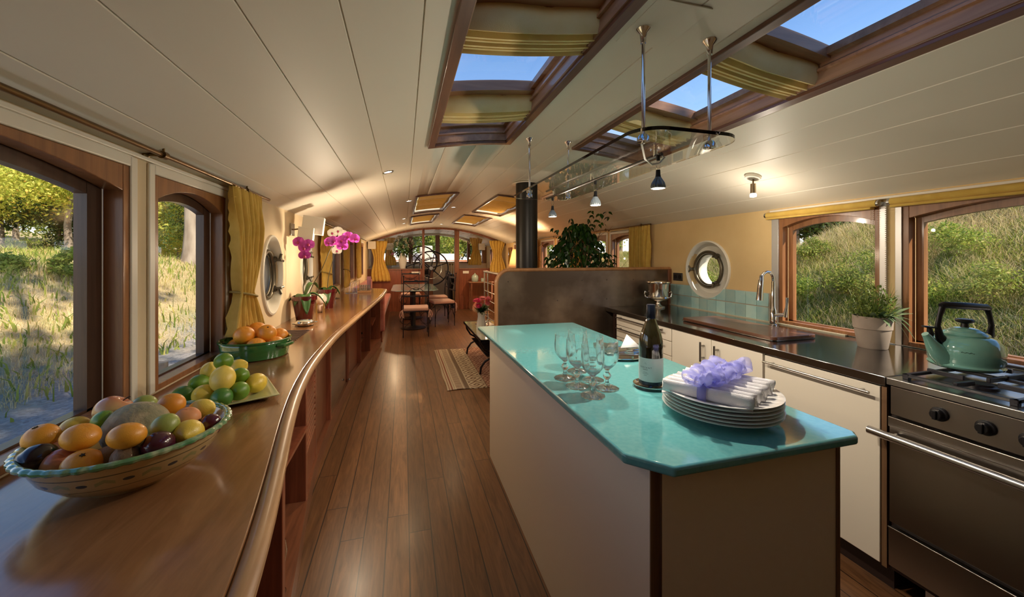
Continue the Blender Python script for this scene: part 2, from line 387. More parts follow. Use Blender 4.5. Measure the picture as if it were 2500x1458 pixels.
wall('wall_right', XR, 1, RW, RP, WALL, 'ochre plastered wall with a porthole above the worktop')
wn_ = [0]
def window(side, y0, y1, z0, z1, label, cas=True, sash=.06):
    xw, sx = (XL, -1) if side == 'L' else (XR, 1)
    wn_[0] += 1
    t = thing('window_%d' % wn_[0], label, 'window', (xw, (y0 + y1) / 2, z0), kind='structure')
    ym = (y0 + y1) / 2; hw = (y1 - y0) / 2
    rise = .05 if hw > .4 else .042
    def arch(y, zs, zr, h): return zs + zr * (1 - ((y - ym) / h) ** 2)
    def X(d): return xw + sx * d
    def bx(m, d0, d1, a, b, c, d): m.box(min(X(d0), X(d1)), max(X(d0), X(d1)), a, b, c, d)
    # white casing on the wall
    if cas:
        m = MB(); w = .034
        bx(m, -.010, .0, y0 - w, y0, z0 - .0, z1 + w); bx(m, -.010, .0, y1, y1 + w, z0, z1 + w); bx(m, -.010, .0, y0, y1, z1, z1 + w)
        m.build('casing', WHITE, t, bev=.004, world=True)
    # wood frame with arched head, .05 deep
    m = MB(); fw = .028; zs = z1 - .07 - .015; n_ = 20
    bx(m, -.004, .05, y0, y0 + fw, z0, z1); bx(m, -.004, .05, y1 - fw, y1, z0, z1); bx(m, -.004, .05, y0 + fw, y1 - fw, z0, z0 + .022)
    a = [(X(-.003), y0 + fw + (2 * hw - 2 * fw) * k / n_, z1) for k in range(n_ + 1)]
    b = [(X(-.003), p[1], arch(p[1], zs, rise + .015, hw - fw)) for p in a]
    m.strip(a, b, (sx * .052, 0, 0)); m.build('window_frame', FRAME, t, bev=.002, world=True)
    # dark sash
    m = MB(); s0, s1 = y0 + fw, y1 - fw
    bx(m, .052, .085, s0, s0 + sash * .5, z0, z1); bx(m, .052, .085, s1 - sash, s1, z0, z1); bx(m, .052, .085, s0, s1, z0, z0 + .028)
    a = [(X(.053), s0 + (s1 - s0) * k / n_, z1) for k in range(n_ + 1)]
    b = [(X(.053), p[1], arch(p[1], zs - .035, rise + .012, hw - fw)) for p in a]
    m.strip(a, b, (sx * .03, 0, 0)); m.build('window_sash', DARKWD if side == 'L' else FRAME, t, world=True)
    m = MB(); bx(m, .064, .067, s0 + .01, s1 - .01, z0 + .01, z1 - .03); m.build('pane', PANE, t, world=True, smooth=False)
    return t
for i, w in enumerate(LW): window('L', *w, label=['large arched wooden window nearest on the left, over the fruit bowl', 'smaller arched wooden window on the left beside the yellow curtain', 'wooden window on the left behind the second orchid', 'narrow wooden window on the left, before the bulkhead, nearer of two', 'wooden window on the left nearest the bulkhead', 'wheelhouse side window on the left'][i], cas=i < 5)
for i, w in enumerate(RW): window('R', *w, label=['large arched window on the right behind the kettle', 'arched window on the right behind the tap and the herb pot', 'arched window on the right beside the tied curtain, behind the partition', 'arched window on the right behind the fig tree, nearer one', 'arched window on the right, left of the fig tree, nearer one', 'arched window on the right beside the stovepipe', 'far right saloon window near the bulkhead', 'wheelhouse side window on the right'][i], cas=i not in (0, 1, 7), sash=.035)
# steel tracks around the right windows
m = MB()
for (a, b) in ((1.494, 1.525), (1.565, 1.60), (2.235, 2.29)): m.box(XR - .012, XR, a, b, .9, 1.72)
o = m.build('trim_1', M('satin_track', (.62, .62, .62), .35, metal=.6), kind='structure', bev=.002); tag(o, 'satin metal tracks beside the galley windows', 'trim')
m = MB(); m.box(XR - .02, XR, -2, 2.3, 1.735, 1.75); m.box(XL, XL + .012, -2, 2.36, 1.737, 1.752)
o = m.build('trim_2', WHITE, kind='structure', bev=.003); tag(o, 'thin cream mouldings above the window rows', 'trim')
# portholes
def porthole(side, yc, z, ry, rz, label, ang, dd, off, qy, qz):
    xw, sx = (XL, -1) if side == 'L' else (XR, 1); wn_[0] += 1
    t = thing('window_%d' % wn_[0], label, 'porthole', (xw, yc, z), kind='structure')
    def el(ry_, rz_, x, N=48, o=0): return [(sx * x, o + ry_ * math.cos(2 * PI * k / N), rz_ * math.sin(2 * PI * k / N)) for k in range(N)]
    m = MB()
    m.grid([el(ry + .016, rz + .016, 0), el(ry + .014, rz + .014, -.012), el(ry + .003, rz + .003, -.016), el(ry - .002, rz - .002, -.008), el(ry - .010, rz - .012, dd * .6, o=off * .2), el((ry + qy) / 2 + .005, (rz + qz) / 2 + .01, dd + .004, o=off * .7), el(qy, qz, dd + .006, o=off)], closed=True)
    m.build('rim', WHITE, t)
    m = MB(); m.grid([el(qy - .01, qz - .01, dd, o=off), el(qy - .012, qz - .012, .20, o=off)], closed=True); m.build('outer_sleeve', WHITE, t, solid=.004)
    m = MB(); m.tube(el(qy - .004, qz - .004, dd - .006, 48, off), .016, 10, closed=True); m.tube(el(qy - .022, qz - .022, dd + .008, 48, off), .009, 8, closed=True)
    m.build('porthole_ring', BRONZE, t)
    m = MB(); N = 40; m.add([(sx * (dd + .02), off, 0)] + el(qy - .014, qz - .014, dd + .02, N, off), [(0, k + 1, (k + 1) % N + 1) for k in range(N)]); m.build('pane', PANE, t, smooth=False)
    for a in ang:
        c = Vector((sx * (dd - .02), off + qy * math.cos(a), qz * math.sin(a))); m = MB()
        m.cyl(c, c + Vector((-sx * .045, 0, 0)), .008, n=8)
        rad = Vector((0, math.cos(a), math.sin(a)))
        m.tube([c - rad * .015, c + rad * .03], .015, 8)
        e = c + Vector((-sx * .03, 0, 0))
        for w in (-1, 1):
            up = Vector((0, -math.sin(a), math.cos(a)))
            m.tube([e, e + up * w * .034 + rad * .03 + Vector((-sx * .014, 0, 0))], [.007, .010], 8)
        m.build('wing_nut', BRONZE, t)
porthole('L', 3.02, 1.273, .20, .262, 'oval porthole on the left nearest the yellow curtain', (R(38), R(-38)), .05, .055, .138, .168)
porthole('L', 4.0, 1.30, .20, .262, 'oval porthole on the left behind the purple orchid', (R(38), R(-38)), .05, .055, .138, .168)
porthole('R', 2.95, 1.28, .255, .255, 'round porthole in the ochre wall above the tiles', (R(135), R(-135), 0), .075, .065, .168, .168)
# backsplash tiles
t = thing('trim_3', 'turquoise glazed wall tiles behind the worktop', 'tiles', (XR - .008, 2.87, .9), kind='structure')
def under(y, z): # keep tiles clear of the porthole
    d = .262 ** 2 - (y - 2.95) ** 2
    return z if d <= 0 else min(z, 1.28 - math.sqrt(d))
def clipped(m, y0, y1, z0, z1, x0, x1, k=10):
    ys_ = [y0 + (y1 - y0) * i / k for i in range(k + 1)]
    if all(under(y, z1) <= z0 for y in ys_): return
    a = [(x0, y - 2.87, z0 - .9) for y in ys_]; b = [(x0, y - 2.87, max(z0, under(y, z1)) - .9) for y in ys_]
    m.strip(a, b, (x1 - x0, 0, 0))
m = MB(); clipped(m, 2.305, 3.438, .9, 1.122, -.003, 0, 80); m.build('grout', M('grout', (.50, .42, .33), .9), t, smooth=False)
m = MB(); yy = 2.31
while yy < 3.43:
    for r_ in range(2): clipped(m, yy + .002, min(yy + .101, 3.436), .908 + r_ * .109, 1.009 + r_ * .109, -.009, -.003)
    yy += .103
TILE = M('turquoise_tile', (.34, .56, .55), .15, coat=.6, col2=(.45, .62, .56), scale=9, island=.4)
m.build('tiles', TILE, t, bev=.0015)
m = MB(); m.box(-.02, .0, -1.1, .57, -.0, .008); m.build('seal_strip', M('seal', (.55, .50, .36), .5), t)
# skylights
def skylight(x0, x1, y0, y1, label, bars, deep, mat, wfr):
    wn_[0] += 1
    t = thing('window_%d' % wn_[0], label, 'skylight', ((x0 + x1) / 2, (y0 + y1) / 2, zc((x0 + x1) / 2)), kind='structure')
    n_ = 10
    xx = [x0 + (x1 - x0) * k / n_ for k in range(n_ + 1)]
    def lay(m, a, b, c, d, za, zb):     # slab following the arch
        q = [a + (b - a) * k / 8 for k in range(9)]
        m.strip([(x, c, zc(x) + za) for x in q], [(x, d, zc(x) + za) for x in q], (0, 0, zb - za))
    m = MB()
    lay(m, x0 - wfr, x0, y0 - wfr, y1 + wfr, -.018, .0); lay(m, x1, x1 + wfr, y0 - wfr, y1 + wfr, -.018, .0)
    lay(m, x0, x1, y1, y1 + wfr, -.018, .0); lay(m, x0, x1, y0 - wfr, y0, -.018, .0)
    m.build('ceiling_frame', CFRAME, t, bev=.003, world=True)
    m = MB(); e = .008
    lay(m, x0 - .01, x0 + e, y0, y1, .0, deep); lay(m, x1 - e, x1 + .01, y0, y1, .0, deep)
    lay(m, x0, x1, y1 - e, y1 + .01, .0, deep); lay(m, x0, x1, y0 - .01, y0 + e, .0, deep)
    m.build('reveal', mat, t, world=True)
    if deep > .1:
        m = MB()
        lay(m, x0, x0 + .03, y0, y1, deep - .03, deep); lay(m, x1 - .03, x1, y0, y1, deep - .03, deep); lay(m, x0, x1, y1 - .04, y1, deep - .03, deep)
        lay(m, x0 + e, x0 + .02, y0, y1, deep - .075, deep - .065); lay(m, x1 - .02, x1 - e, y0, y1, deep - .075, deep - .065); lay(m, x0, x1, y1 - .02, y1 - e, deep - .075, deep - .065)
        for b in bars: lay(m, x0, x1, b - .03, b + .03, deep - .04, deep + .01); lay(m, x0, x1, b + .03, b + .038, deep - .05, deep - .035)
        m.build('glazing_bar', MAHO_X, t, bev=.003, world=True)
    m = MB(); lay(m, x0, x1, y0, y1, deep + .002, deep + .006); m.build('pane', PANE, t, world=True, smooth=False)
    return t
skylight(*SKY[0], 'long open skylight in the ceiling left of the glass shelf', (1.88, 1.16), .12, REVEAL, .04)
skylight(*SKY[1], 'long open skylight in the ceiling right of the glass shelf', (1.88, 1.16), .12, REVEAL, .04)
skylight(*SKY[2], 'covered skylight on the left of the saloon ceiling, nearer one', (), .09, WHITE, .02)
skylight(*SKY[3], 'covered skylight beside the stovepipe', (), .09, WHITE, .02)
skylight(*SKY[4], 'covered skylight on the left just before the bulkhead', (), .09, WHITE, .02)
skylight(*SKY[5], 'covered skylight on the right just before the bulkhead', (), .09, WHITE, .02)
# roman blinds
def roman(x0, x1, y0, label, sag=.016, nf=4):
    t = thing('roman_blind', label, 'blind', ((x0 + x1) / 2, y0, zc((x0 + x1) / 2) + .012), group='folded blinds hanging in the open skylights')
    n_ = 28; rnd = random.Random(label)
    ph = [rnd.uniform(0, 6) for _ in range(4)]
    prof = [(0, .115), (-.006, .085), (-.014, .05), (-.010, .018), (.0, -.004), (.012, .002), (.017, .03), (.022, .035)]
    y_ = .024
    for k in range(nf):
        dz = -.002 + .004 * (k % 2)
        prof += [(y_ + .002, dz + .010), (y_ + .006, dz - .008), (y_ + .013, dz - .008), (y_ + .018, dz + .02), (y_ + .021, dz + .035)]
        y_ += .0245
    prof += [(y_ + .003, -.004), (y_ + .008, -.012), (y_ + .013, .03), (y_ + .015, .10)]
    rows = []
    for i in range(n_ + 1):
        u = i / n_; x = x0 + (x1 - x0) * u; sg = sag * (1 - (2 * u - 1) ** 2)
        row = []
        for j, (py_, pz) in enumerate(prof):
            w = .006 * math.sin(u * 9 + ph[0] + j * .25) * (1 if j < 8 else .35)
            row.append((x - (x0 + x1) / 2, py_ + w, pz + zc(x) - zc((x0 + x1) / 2) - sg * (1 if pz < .08 else .2) + .5 * w))
        rows.append(row)
    m = MB(); m.grid(rows); m.build('folded_cloth', YBLIND, t, solid=.003, ang=60)
    m = MB(); q = [x0 + (x1 - x0) * k / 8 for k in range(9)]
    m.strip([(x - (x0 + x1) / 2, -.012, zc(x) - zc((x0 + x1) / 2) + .095) for x in q], [(x - (x0 + x1) / 2, -.012, zc(x) - zc((x0 + x1) / 2) + .12) for x in q], (0, .008, 0))
    m.build('header_strip', LINEN, t)
roman(.175, .66, 1.195, 'yellow folded blind in the left open skylight, cut by the top of the picture')
roman(.175, .655, 1.915, 'yellow folded blind in the left open skylight, complete and farther')
roman(1.165, 1.66, 1.195, 'yellow folded blind in the right open skylight, nearer and larger')
roman(1.165, 1.655, 1.915, 'yellow folded blind in the right open skylight, behind the glass shelf')
for i, s_ in enumerate(SKY[2:]):
    t = thing('skylight_blind', ['closed yellow blind in the left saloon skylight, nearer', 'closed yellow blind in the skylight beside the stovepipe', 'closed yellow blind in the left skylight before the bulkhead', 'closed yellow blind in the right skylight before the bulkhead'][i], 'blind', ((s_[0] + s_[1]) / 2, (s_[2] + s_[3]) / 2, zc((s_[0] + s_[1]) / 2) + .03), group='closed blinds under the far skylights')
    rows = []; n_ = 40; a, b = s_[0] + .02, s_[1] - .02
    for k in range(n_ + 1):
        y = s_[2] + .03 + (s_[3] - s_[2] - .06) * k / n_
        rows.append([(x, y, zc(x) + .035 - .022 * abs(math.sin(PI * 3 * k / n_)) + .003 * math.sin(k * 2.1)) for x in [a + (b - a) * q / 8 for q in range(9)]])
    m = MB(); m.grid(rows); m.build('cloth', YFAB, t, world=True, solid=.002)
    for k in (0, 1, 2, 3):
        y = s_[2] + .03 + (s_[3] - s_[2] - .06) * k / 3
        MB().tube([(x, y, zc(x) + .037) for x in (a, (a + b) / 2, b)], .005, 6).build('batten', WHITE, t, world=True)
# bulkhead with glazing and wheelhouse
o = MB().box(XL - .1, .46, YB, YB + .05, 0, 1.06).box(1.42, XR + .1, YB, YB + .05, 0, 1.06).build('wall_bulkhead', REDWD, kind='structure', smooth=False); tag(o, 'red mahogany half-height bulkhead at the end of the saloon', 'wall')
t = thing('trim_4', 'mahogany arch and posts framing the glazed bulkhead', 'trim', (.9, YB, 0), kind='structure')
m = MB(); m.box(.46, .52, YB - .02, YB + .07, 0, zc(.49) - .04); m.box(1.30, 1.42, YB - .02, YB + .07, 0, zc(1.35) - .04)
m.box(XL, .46, YB - .03, YB + .08, 1.06, 1.09); m.box(1.42, XR, YB - .03, YB + .08, 1.06, 1.09)
m.build('post', MAHO, t, bev=.004, world=True)
q = [XL + (XR - XL) * k / 40 for k in range(41)]
m = MB(); m.strip([(x, YB - .02, zc(x)) for x in q], [(x, YB - .02, zc(x) - .055) for x in q], (0, .09, 0)); m.build('arch_beam', MAHO, t, world=True)
m = MB()
for (a, b) in ((XL, .46), (1.42, XR)):
    q = [a + (b - a) * k / 16 for k in range(17)]
    m.strip([(x, YB + .02, zc(x) - .05) for x in q], [(x, YB + .02, 1.09) for x in q], (0, .004, 0))
m.build('pane', PANE, t, world=True, smooth=False)
# wheelhouse front
t = thing('wall_front', 'cream wheelhouse front wall with wood framed windows', 'wall', (.9, 12.9, 0), kind='structure')
CREAMW = M('wheelhouse_cream', (.72, .60, .42), .7)
MB().box(XL - .1, XR + .1, 12.9, 12.98, 0, 1.22).build('lower_wall', CREAMW, t, world=True, smooth=False)
q = [XL + (XR - XL) * k / 40 for k in range(41)]
m = MB(); m.strip([(x, 12.9, zc(x)) for x in q], [(x, 12.9, zc(x) - .07) for x in q], (0, .08, 0)); m.build('arch_beam', WHITE, t, world=True)
m = MB()
for (a, b) in ((XL, -.7), (-.56, -.44), (.15, .28), (1.0, 1.14), (1.62, 1.72), (2.05, 2.15), (2.55, XR)): m.box(a, b, 12.88, 12.96, 1.18, zc((a + b) / 2) - .06)
m.box(XL, XR, 12.84, 12.97, 1.2, 1.235)
m.build('mullion', MAHO, t, world=True, bev=.003)
MB().box(XL, XR, 12.93, 12.934, 1.23, 2.12).build('pane', PANE, t, world=True, smooth=False)
# ================================================================ LEFT COUNTER
def interp(t, v, y):
    if y <= t[0]: return v[0]
    for i in range(len(t) - 1):
        if y <= t[i + 1]: return v[i] + (v[i + 1] - v[i]) * (y - t[i]) / (t[i + 1] - t[i])
    return v[-1]
def smoothc(t, v, y, w=.22): return sum(interp(t, v, y + w * k / 3) for k in range(-3, 4)) / 7
def ctop(y): return smoothc([-.6, .3, .65, .93, 1.41, 1.785, 2.13, 2.72, 3.41, 4.24, 5.22, 6.1], [-.17, -.205, -.228, -.272, -.361, -.408, -.426, -.425, -.383, -.33, -.27, -.26], y)
def xf(y): return smoothc([-.6, .6, 1.77, 2.30, 2.60, 3.18, 4.4, 5.3, 6.4], [-.26, -.29, -.428, -.498, -.530, -.552, -.545, -.47, -.34], y)
ys_ = [-.55 + 6.7 * k / 90 for k in range(91)]
front = [(ctop(y), y) for y in ys_]
poly = [(x - .02, y) for x, y in front] + [(-.30, 6.30), (-.34, 6.40), (-.72, 6.60), (XL + .002, 6.60), (XL + .002, -.55)]
t = thing('wooden_counter', 'long curved honey-brown wooden counter top along the left windows', 'counter', (-.6, 2.5, .865))
m = MB(); m.prism([(x, y, .866) for x, y in poly], (0, 0, .034)); m.build('wooden_top', CTOP, t, bev=.002, world=True, smooth=False)
m = MB(); ed = [(x - .002, y, .883) for x, y in front] + [(-.275, 6.28, .883), (-.33, 6.40, .883), (-.72, 6.61, .883)]
m.tube(ed, .021, 10, flat=.86); m.build('rounded_edge', CEDGE, t, world=True)
t = thing('counter_vent', 'dark recessed vent grille set into the left counter top', 'vent', (-.70, 2.70, .9))
m = MB(); a = [(-.80, 2.50), (-.63, 2.46), (-.615, 2.90), (-.79, 2.93)]
m.prism([(x + .70, y - 2.70, .0005) for x, y in a], (0, 0, .002)); m.build('sunken_panel', M('vent_dark', (.06, .03, .022), .5), t)
m = MB()
for k in range(12): m.box(-.09, .08, -.2 + k * .035, -.19 + k * .035, .002, .005)
m.build('grille', M('vent_bars', (.10, .05, .04), .4), t)
# sideboard
t = thing('sideboard', 'curved mahogany cabinet below the left counter with open bays', 'sideboard', (-.65, 2.9, 0))
posts = [-.4, .55, 1.49, 2.25, 3.31, 4.28, 4.98, 5.58, 6.36]
def band(m, y0, y1, z0, z1, dx0, dx1, k=24):
    q = [y0 + (y1 - y0) * i / k for i in range(k + 1)]
    m.strip([(xf(y) + dx0, y, z0) for y in q], [(xf(y) + dx1, y, z0) for y in q], (0, 0, z1 - z0))
m = MB(); band(m, -.5, 6.4, 0, .10, -.02, .0, 70); m.build('plinth', MAHO_Y, t, bev=.003, world=True)
m = MB(); q = [-.5 + 6.9 * i / 70 for i in range(71)]
m.strip([(xf(y) + .002, y, .10) for y in q], [(XL + .03, y, .10) for y in q], (0, 0, .022)); m.build('bottom_shelf', MAHO_Y, t, world=True)
MB().box(XL + .004, XL + .03, -.5, 6.4, .12, .866).build('back_panel', MAHO, t, world=True, smooth=False)
m = MB(); band(m, -.5, 6.4, .82, .866, -.03, -.012, 70); m.build('top_rail', MAHO_Y, t, world=True)
for p in posts: MB().box(XL + .03, xf(p) - .002, p - .016, p + .016, .12, .866).build('upright', REDWD, t, bev=.003, world=True)
MB().box(XL + .03, -.40, 6.33, 6.37, 0, .12).build('end_foot', MAHO, t, world=True)
# louvred door in bay 2.25-3.31
def yb(a, b, d0, d1, z0, z1, name, mat, par):
    m = MB(); band(m, a, b, z0, z1, d0, d1, 8); return m.build(name, mat, par, bev=.002, world=True)
dr = MB(); band(dr, 2.28, 2.34, .125, .82, -.035, -.010, 3); band(dr, 2.70, 2.76, .125, .82, -.035, -.010, 3); band(dr, 2.34, 2.70, .125, .30, -.03, -.012, 5); band(dr, 2.34, 2.70, .76, .82, -.03, -.012, 5)
d = dr.build('louvre_door', REDWD, t, world=True, bev=.002)
m = MB()
for k in range(13):
    z = .315 + k * .0345; q = [2.33 + .38 * i / 5 for i in range(6)]
    m.strip([(xf(y) - .034, y, z + .018) for y in q], [(xf(y) - .008, y, z) for y in q], (0, 0, .008))
m.build('slats', REDWD, d, world=True)
yb(2.80, 3.29, -.05, -.035, .125, .82, 'panel_door', MAHO, t)
m = MB(); band(m, 3.33, 4.26, .125, .82, -.022, -.016, 12); gd = m.build('glass_door', M('smoked_glass_door', (.035, .018, .012), .04, coat=1, spec=.8), t, world=True)
m = MB(); band(m, 3.33, 3.36, .125, .82, -.025, -.008, 2); band(m, 4.23, 4.26, .125, .82, -.025, -.008, 2); m.build('stile', REDWD, gd, world=True)
MB().ball((xf(4.2) + .012, 4.2, .16), .012, 10, 8).build('knob', CHROME, gd, world=True)
yb(4.30, 4.96, -.06, -.04, .125, .82, 'wooden_door', REDWD, t)
MB().box(XL + .03, xf(6) - .03, 5.60, 6.34, .45, .468).build('shelf', REDWD, t, world=True)
MB().box(XL + .03, xf(1.8) - .05, 1.506, 2.234, .50, .516).build('shelf', REDWD, t, world=True)
# glasses in the open bay
def stem_glass(name, label, loc, s, group=None):
    o = MB().lathe([(0, 0), (.032, .001), (.033, .004), (.006, .010), (.004, .05), (.006, .062), (.03, .085), (.036, .115), (.031, .15), (.0298, .15), (.0345, .115), (.0285, .087), (.0, .066)], 24, cap=False).build(name, GLS, None)
    o.scale = (s, s, s); o.location = loc; return tag(o, label, 'glass', group)
GLS = glass('clear_glass', (.97, .99, .99))
stem_glass('stemmed_glass', 'stemmed glass inside the dark open bay of the sideboard, nearer', (-.475, 1.64, .122), 1.35)
stem_glass('stemmed_glass', 'stemmed glass inside the dark open bay of the sideboard, farther and left', (-.55, 1.80, .122), 1.2)
for k in range(4):
    y = 5.06 + .13 * k
    o = MB().lathe([(0, 0), (.036, 0), (.037, .01), (.037, .17), (.014, .22), (.013, .29), (0, .29)], 16, cap=False).build('stored_bottle', M('bottle_dark', (.01, .014, .012), .08, coat=.6), None)
    o.rotation_euler = (0, R(80), R(0)); o.location = (xf(y) - .36, y, .16 + .0 * k + (.14 if k % 2 else 0) + .04); tag(o, 'dark bottle lying in the rack of the sideboard', 'bottle', 'bottles in the sideboard rack')
o = MB().box(XL + .04, xf(5.3) - .06, 5.0, 5.56, .30, .31).build('bottle_shelf', MAHO, t, world=True)

# ---------------------------------------------------------------- fruit
def fmat(name, c, c2, bump=.15, rough=.38, bs=90, scale=6): return M(name, c, rough, coat=.15, col2=c2, scale=scale, bump=bump, bscale=bs)
ORA = fmat('orange_peel', (.80, .27, .02), (.88, .36, .03), .12, bs=600); TAN = fmat('tangerine_peel', (.82, .30, .015), (.90, .42, .04), .1, bs=500)
LEM = fmat('lemon_peel', (.80, .56, .05), (.86, .64, .12), .12, bs=450); LIM = fmat('lime_peel', (.10, .24, .015), (.24, .38, .03), .1, bs=450)
LIMD = fmat('dark_lime_peel', (.045, .17, .02), (.12, .28, .03), .1, bs=450); PLU = fmat('plum_skin', (.045, .008, .02), (.14, .02, .03), .02, .18); EGG = fmat('dark_plum_skin', (.012, .004, .008), (.03, .008, .012), .02, .2)
KIW = fmat('kiwi_skin', (.22, .13, .06), (.30, .18, .09), .3, .8, 300); APP = fmat('apple_skin', (.52, .08, .05), (.66, .40, .16), .02, .25, scale=9); PEA = fmat('green_pear_skin', (.26, .32, .05), (.36, .42, .09), .08)
MEL = M('melon_skin', (.42, .34, .20), .8, col2=(.26, .24, .14), scale=30, bump=.6, bscale=60, contrast=(.42, .58)); PCH = fmat('peach_skin', (.70, .22, .08), (.80, .42, .16), .02, .6, scale=5); STEMM = M('stalk', (.05, .035, .015), .8)
def fruit(kind, label, loc, r, tilt=(0, 0), group=None, star=False, mat=None):
    if kind in ('orange', 'tangerine', 'kiwi', 'plum', 'peach', 'apple', 'melon', 'pear'):
        sh = {'orange': (1, 1, .96), 'tangerine': (1, 1, .80), 'kiwi': (.86, .86, 1.2), 'plum': (.94, .92, 1.12), 'peach': (1, 1, .95), 'apple': (1, 1, .9), 'melon': (1, .95, 1.12), 'pear': (.95, .95, 1.05)}[kind]
        def fn(d, t, a):
            q = 1.0
            if kind in ('orange', 'tangerine'): q -= .07 * math.exp(-(t / .22) ** 2) + .008 * math.sin(a * 10) * math.exp(-(t / .7) ** 2)
            if kind == 'apple': q = 1 - .42 * math.exp(-(t / .34) ** 2) - .2 * math.exp(-((PI - t) / .35) ** 2) + .03 * math.cos(5 * a) * math.exp(-((PI - t) / .8) ** 2)
            if kind == 'plum': q += -.05 * math.exp(-(a - PI) ** 2 / .02) * math.sin(t)
            if kind == 'peach': q += -.06 * math.exp(-(a - PI) ** 2 / .03) - .1 * math.exp(-(t / .3) ** 2)
            if kind == 'kiwi': q += -.03 * math.exp(-(t / .2) ** 2)
            return q
        m = MB().ball((0, 0, 0), (r * sh[0], r * sh[1], r * sh[2]), 32, 24, fn)
    else:       # lemon / lime
        e = 1.22 if kind == 'lemon' else 1.12
        def fn(d, t, a): return 1 + (.16 if kind == 'lemon' else .07) * (math.exp(-(t / .26) ** 2) + .8 * math.exp(-((PI - t) / .24) ** 2))
        m = MB().ball((0, 0, 0), (r, r, r * e), 28, 24, fn)
    mt = mat or {'orange': ORA, 'tangerine': TAN, 'lemon': LEM, 'lime': LIM, 'plum': PLU, 'kiwi': KIW, 'apple': APP, 'pear': PEA, 'melon': MEL, 'peach': PCH}[kind]
    t = thing(kind, label, kind, loc, group=group); t.rotation_euler = (tilt[0], tilt[1], random.Random(label).uniform(0, 3) * 0)
    b = m.build('body', mt, t)
    if kind in ('orange', 'tangerine') and star:
        m = MB(); z = r * (.96 if kind == 'orange' else .8) * .93
        m.lathe([(0, z + .002), (.0035, z + .002), (.004, z - .001)], 10, fn=lambda a, q: 1 + .35 * math.cos(5 * a)); m.build('stalk_end', STEMM, t)
    if kind == 'apple': MB().tube([(0, 0, r * .5), (.001, 0, r * .75), (.006, .002, r * 1.02)], [.002, .0014, .002], 6).build('stalk', STEMM, t)
    if kind == 'melon': MB().cyl((0, 0, r * 1.1), (0, 0, r * 1.14), .008, n=10).build('stalk_end', STEMM, t)
    return t
# patterned round bowl
t = thing('fruit_bowl', 'wide cream pottery bowl with scalloped green rim and dark spots', 'bowl', (-.595, 1.086, .9))
def bowl_mat():
    m, nt, b, n, l = base('painted_pottery'); tc_ = n.new('ShaderNodeTexCoord'); s_ = n.new('ShaderNodeSeparateXYZ'); l.new(tc_.outputs['Object'], s_.inputs[0])
    ang_ = mth(n, l, 'DIVIDE', mth(n, l, 'ARCTAN2', s_.outputs[1], s_.outputs[0]), 2 * PI); z = s_.outputs[2]
    nz = n.new('ShaderNodeTexNoise'); nz.inputs['Scale'].default_value = 18; l.new(tc_.outputs['Object'], nz.inputs[0])
    c0 = mixc(n, l, nz.outputs[0], (.50, .36, .14), (.60, .46, .24))
    u = mth(n, l, 'SUBTRACT', mth(n, l, 'FRACT', mth(n, l, 'MULTIPLY', ang_, 14)), .5)
    d = mth(n, l, 'ADD', mth(n, l, 'POWER', mth(n, l, 'MULTIPLY', u, 3.6), 2), mth(n, l, 'POWER', mth(n, l, 'DIVIDE', mth(n, l, 'SUBTRACT', z, .058), .008), 2))
    dot = mth(n, l, 'LESS_THAN', d, .22); c1 = mixc(n, l, dot, c0, (.035, .05, .06))
    d2 = mth(n, l, 'ABSOLUTE', mth(n, l, 'SUBTRACT', z, mth(n, l, 'MULTIPLY_ADD', mth(n, l, 'ABSOLUTE', u), .03, .048)))
    lf = mth(n, l, 'MULTIPLY', mth(n, l, 'LESS_THAN', d2, .004), mth(n, l, 'GREATER_THAN', mth(n, l, 'ABSOLUTE', u), .28)); c2 = mixc(n, l, lf, c1, (.34, .34, .14))
    ln = mth(n, l, 'MAXIMUM', mth(n, l, 'LESS_THAN', mth(n, l, 'ABSOLUTE', mth(n, l, 'SUBTRACT', z, .074)), .0013), mth(n, l, 'LESS_THAN', mth(n, l, 'ABSOLUTE', mth(n, l, 'SUBTRACT', z, .040)), .001)); c3 = mixc(n, l, ln, c2, (.12, .10, .04))
    l.new(c3, b.inputs['Base Color']); b.inputs['Roughness'].default_value = .18; b.inputs['Coat Weight'].default_value = .6
    return m
m = MB().lathe([(0, .002), (.085, 0), (.09, .006), (.12, .022), (.148, .05), (.165, .085), (.172, .098), (.166, .1), (.158, .086), (.14, .054), (.11, .030), (.08, .014), (0, .012)], 72, cap=False)
m.build('pottery_body', bowl_mat(), t)
m = MB(); pts = []; rr = []
N = 180
for k in range(N):
    a = 2 * PI * k / N; q = .5 + .5 * math.cos(a * 46)
    pts.append(((.172 + .0015 * q) * math.cos(a), (.172 + .0015 * q) * math.sin(a), .099)); rr.append(.0075 + .0016 * q)
m.tube(pts, rr, 10, closed=True, flat=.75); m.build('scalloped_rim', M('green_glaze', (.10, .26, .10), .15, coat=.8, col2=(.42, .48, .28), scale=45, contrast=(.45, .7)), t)
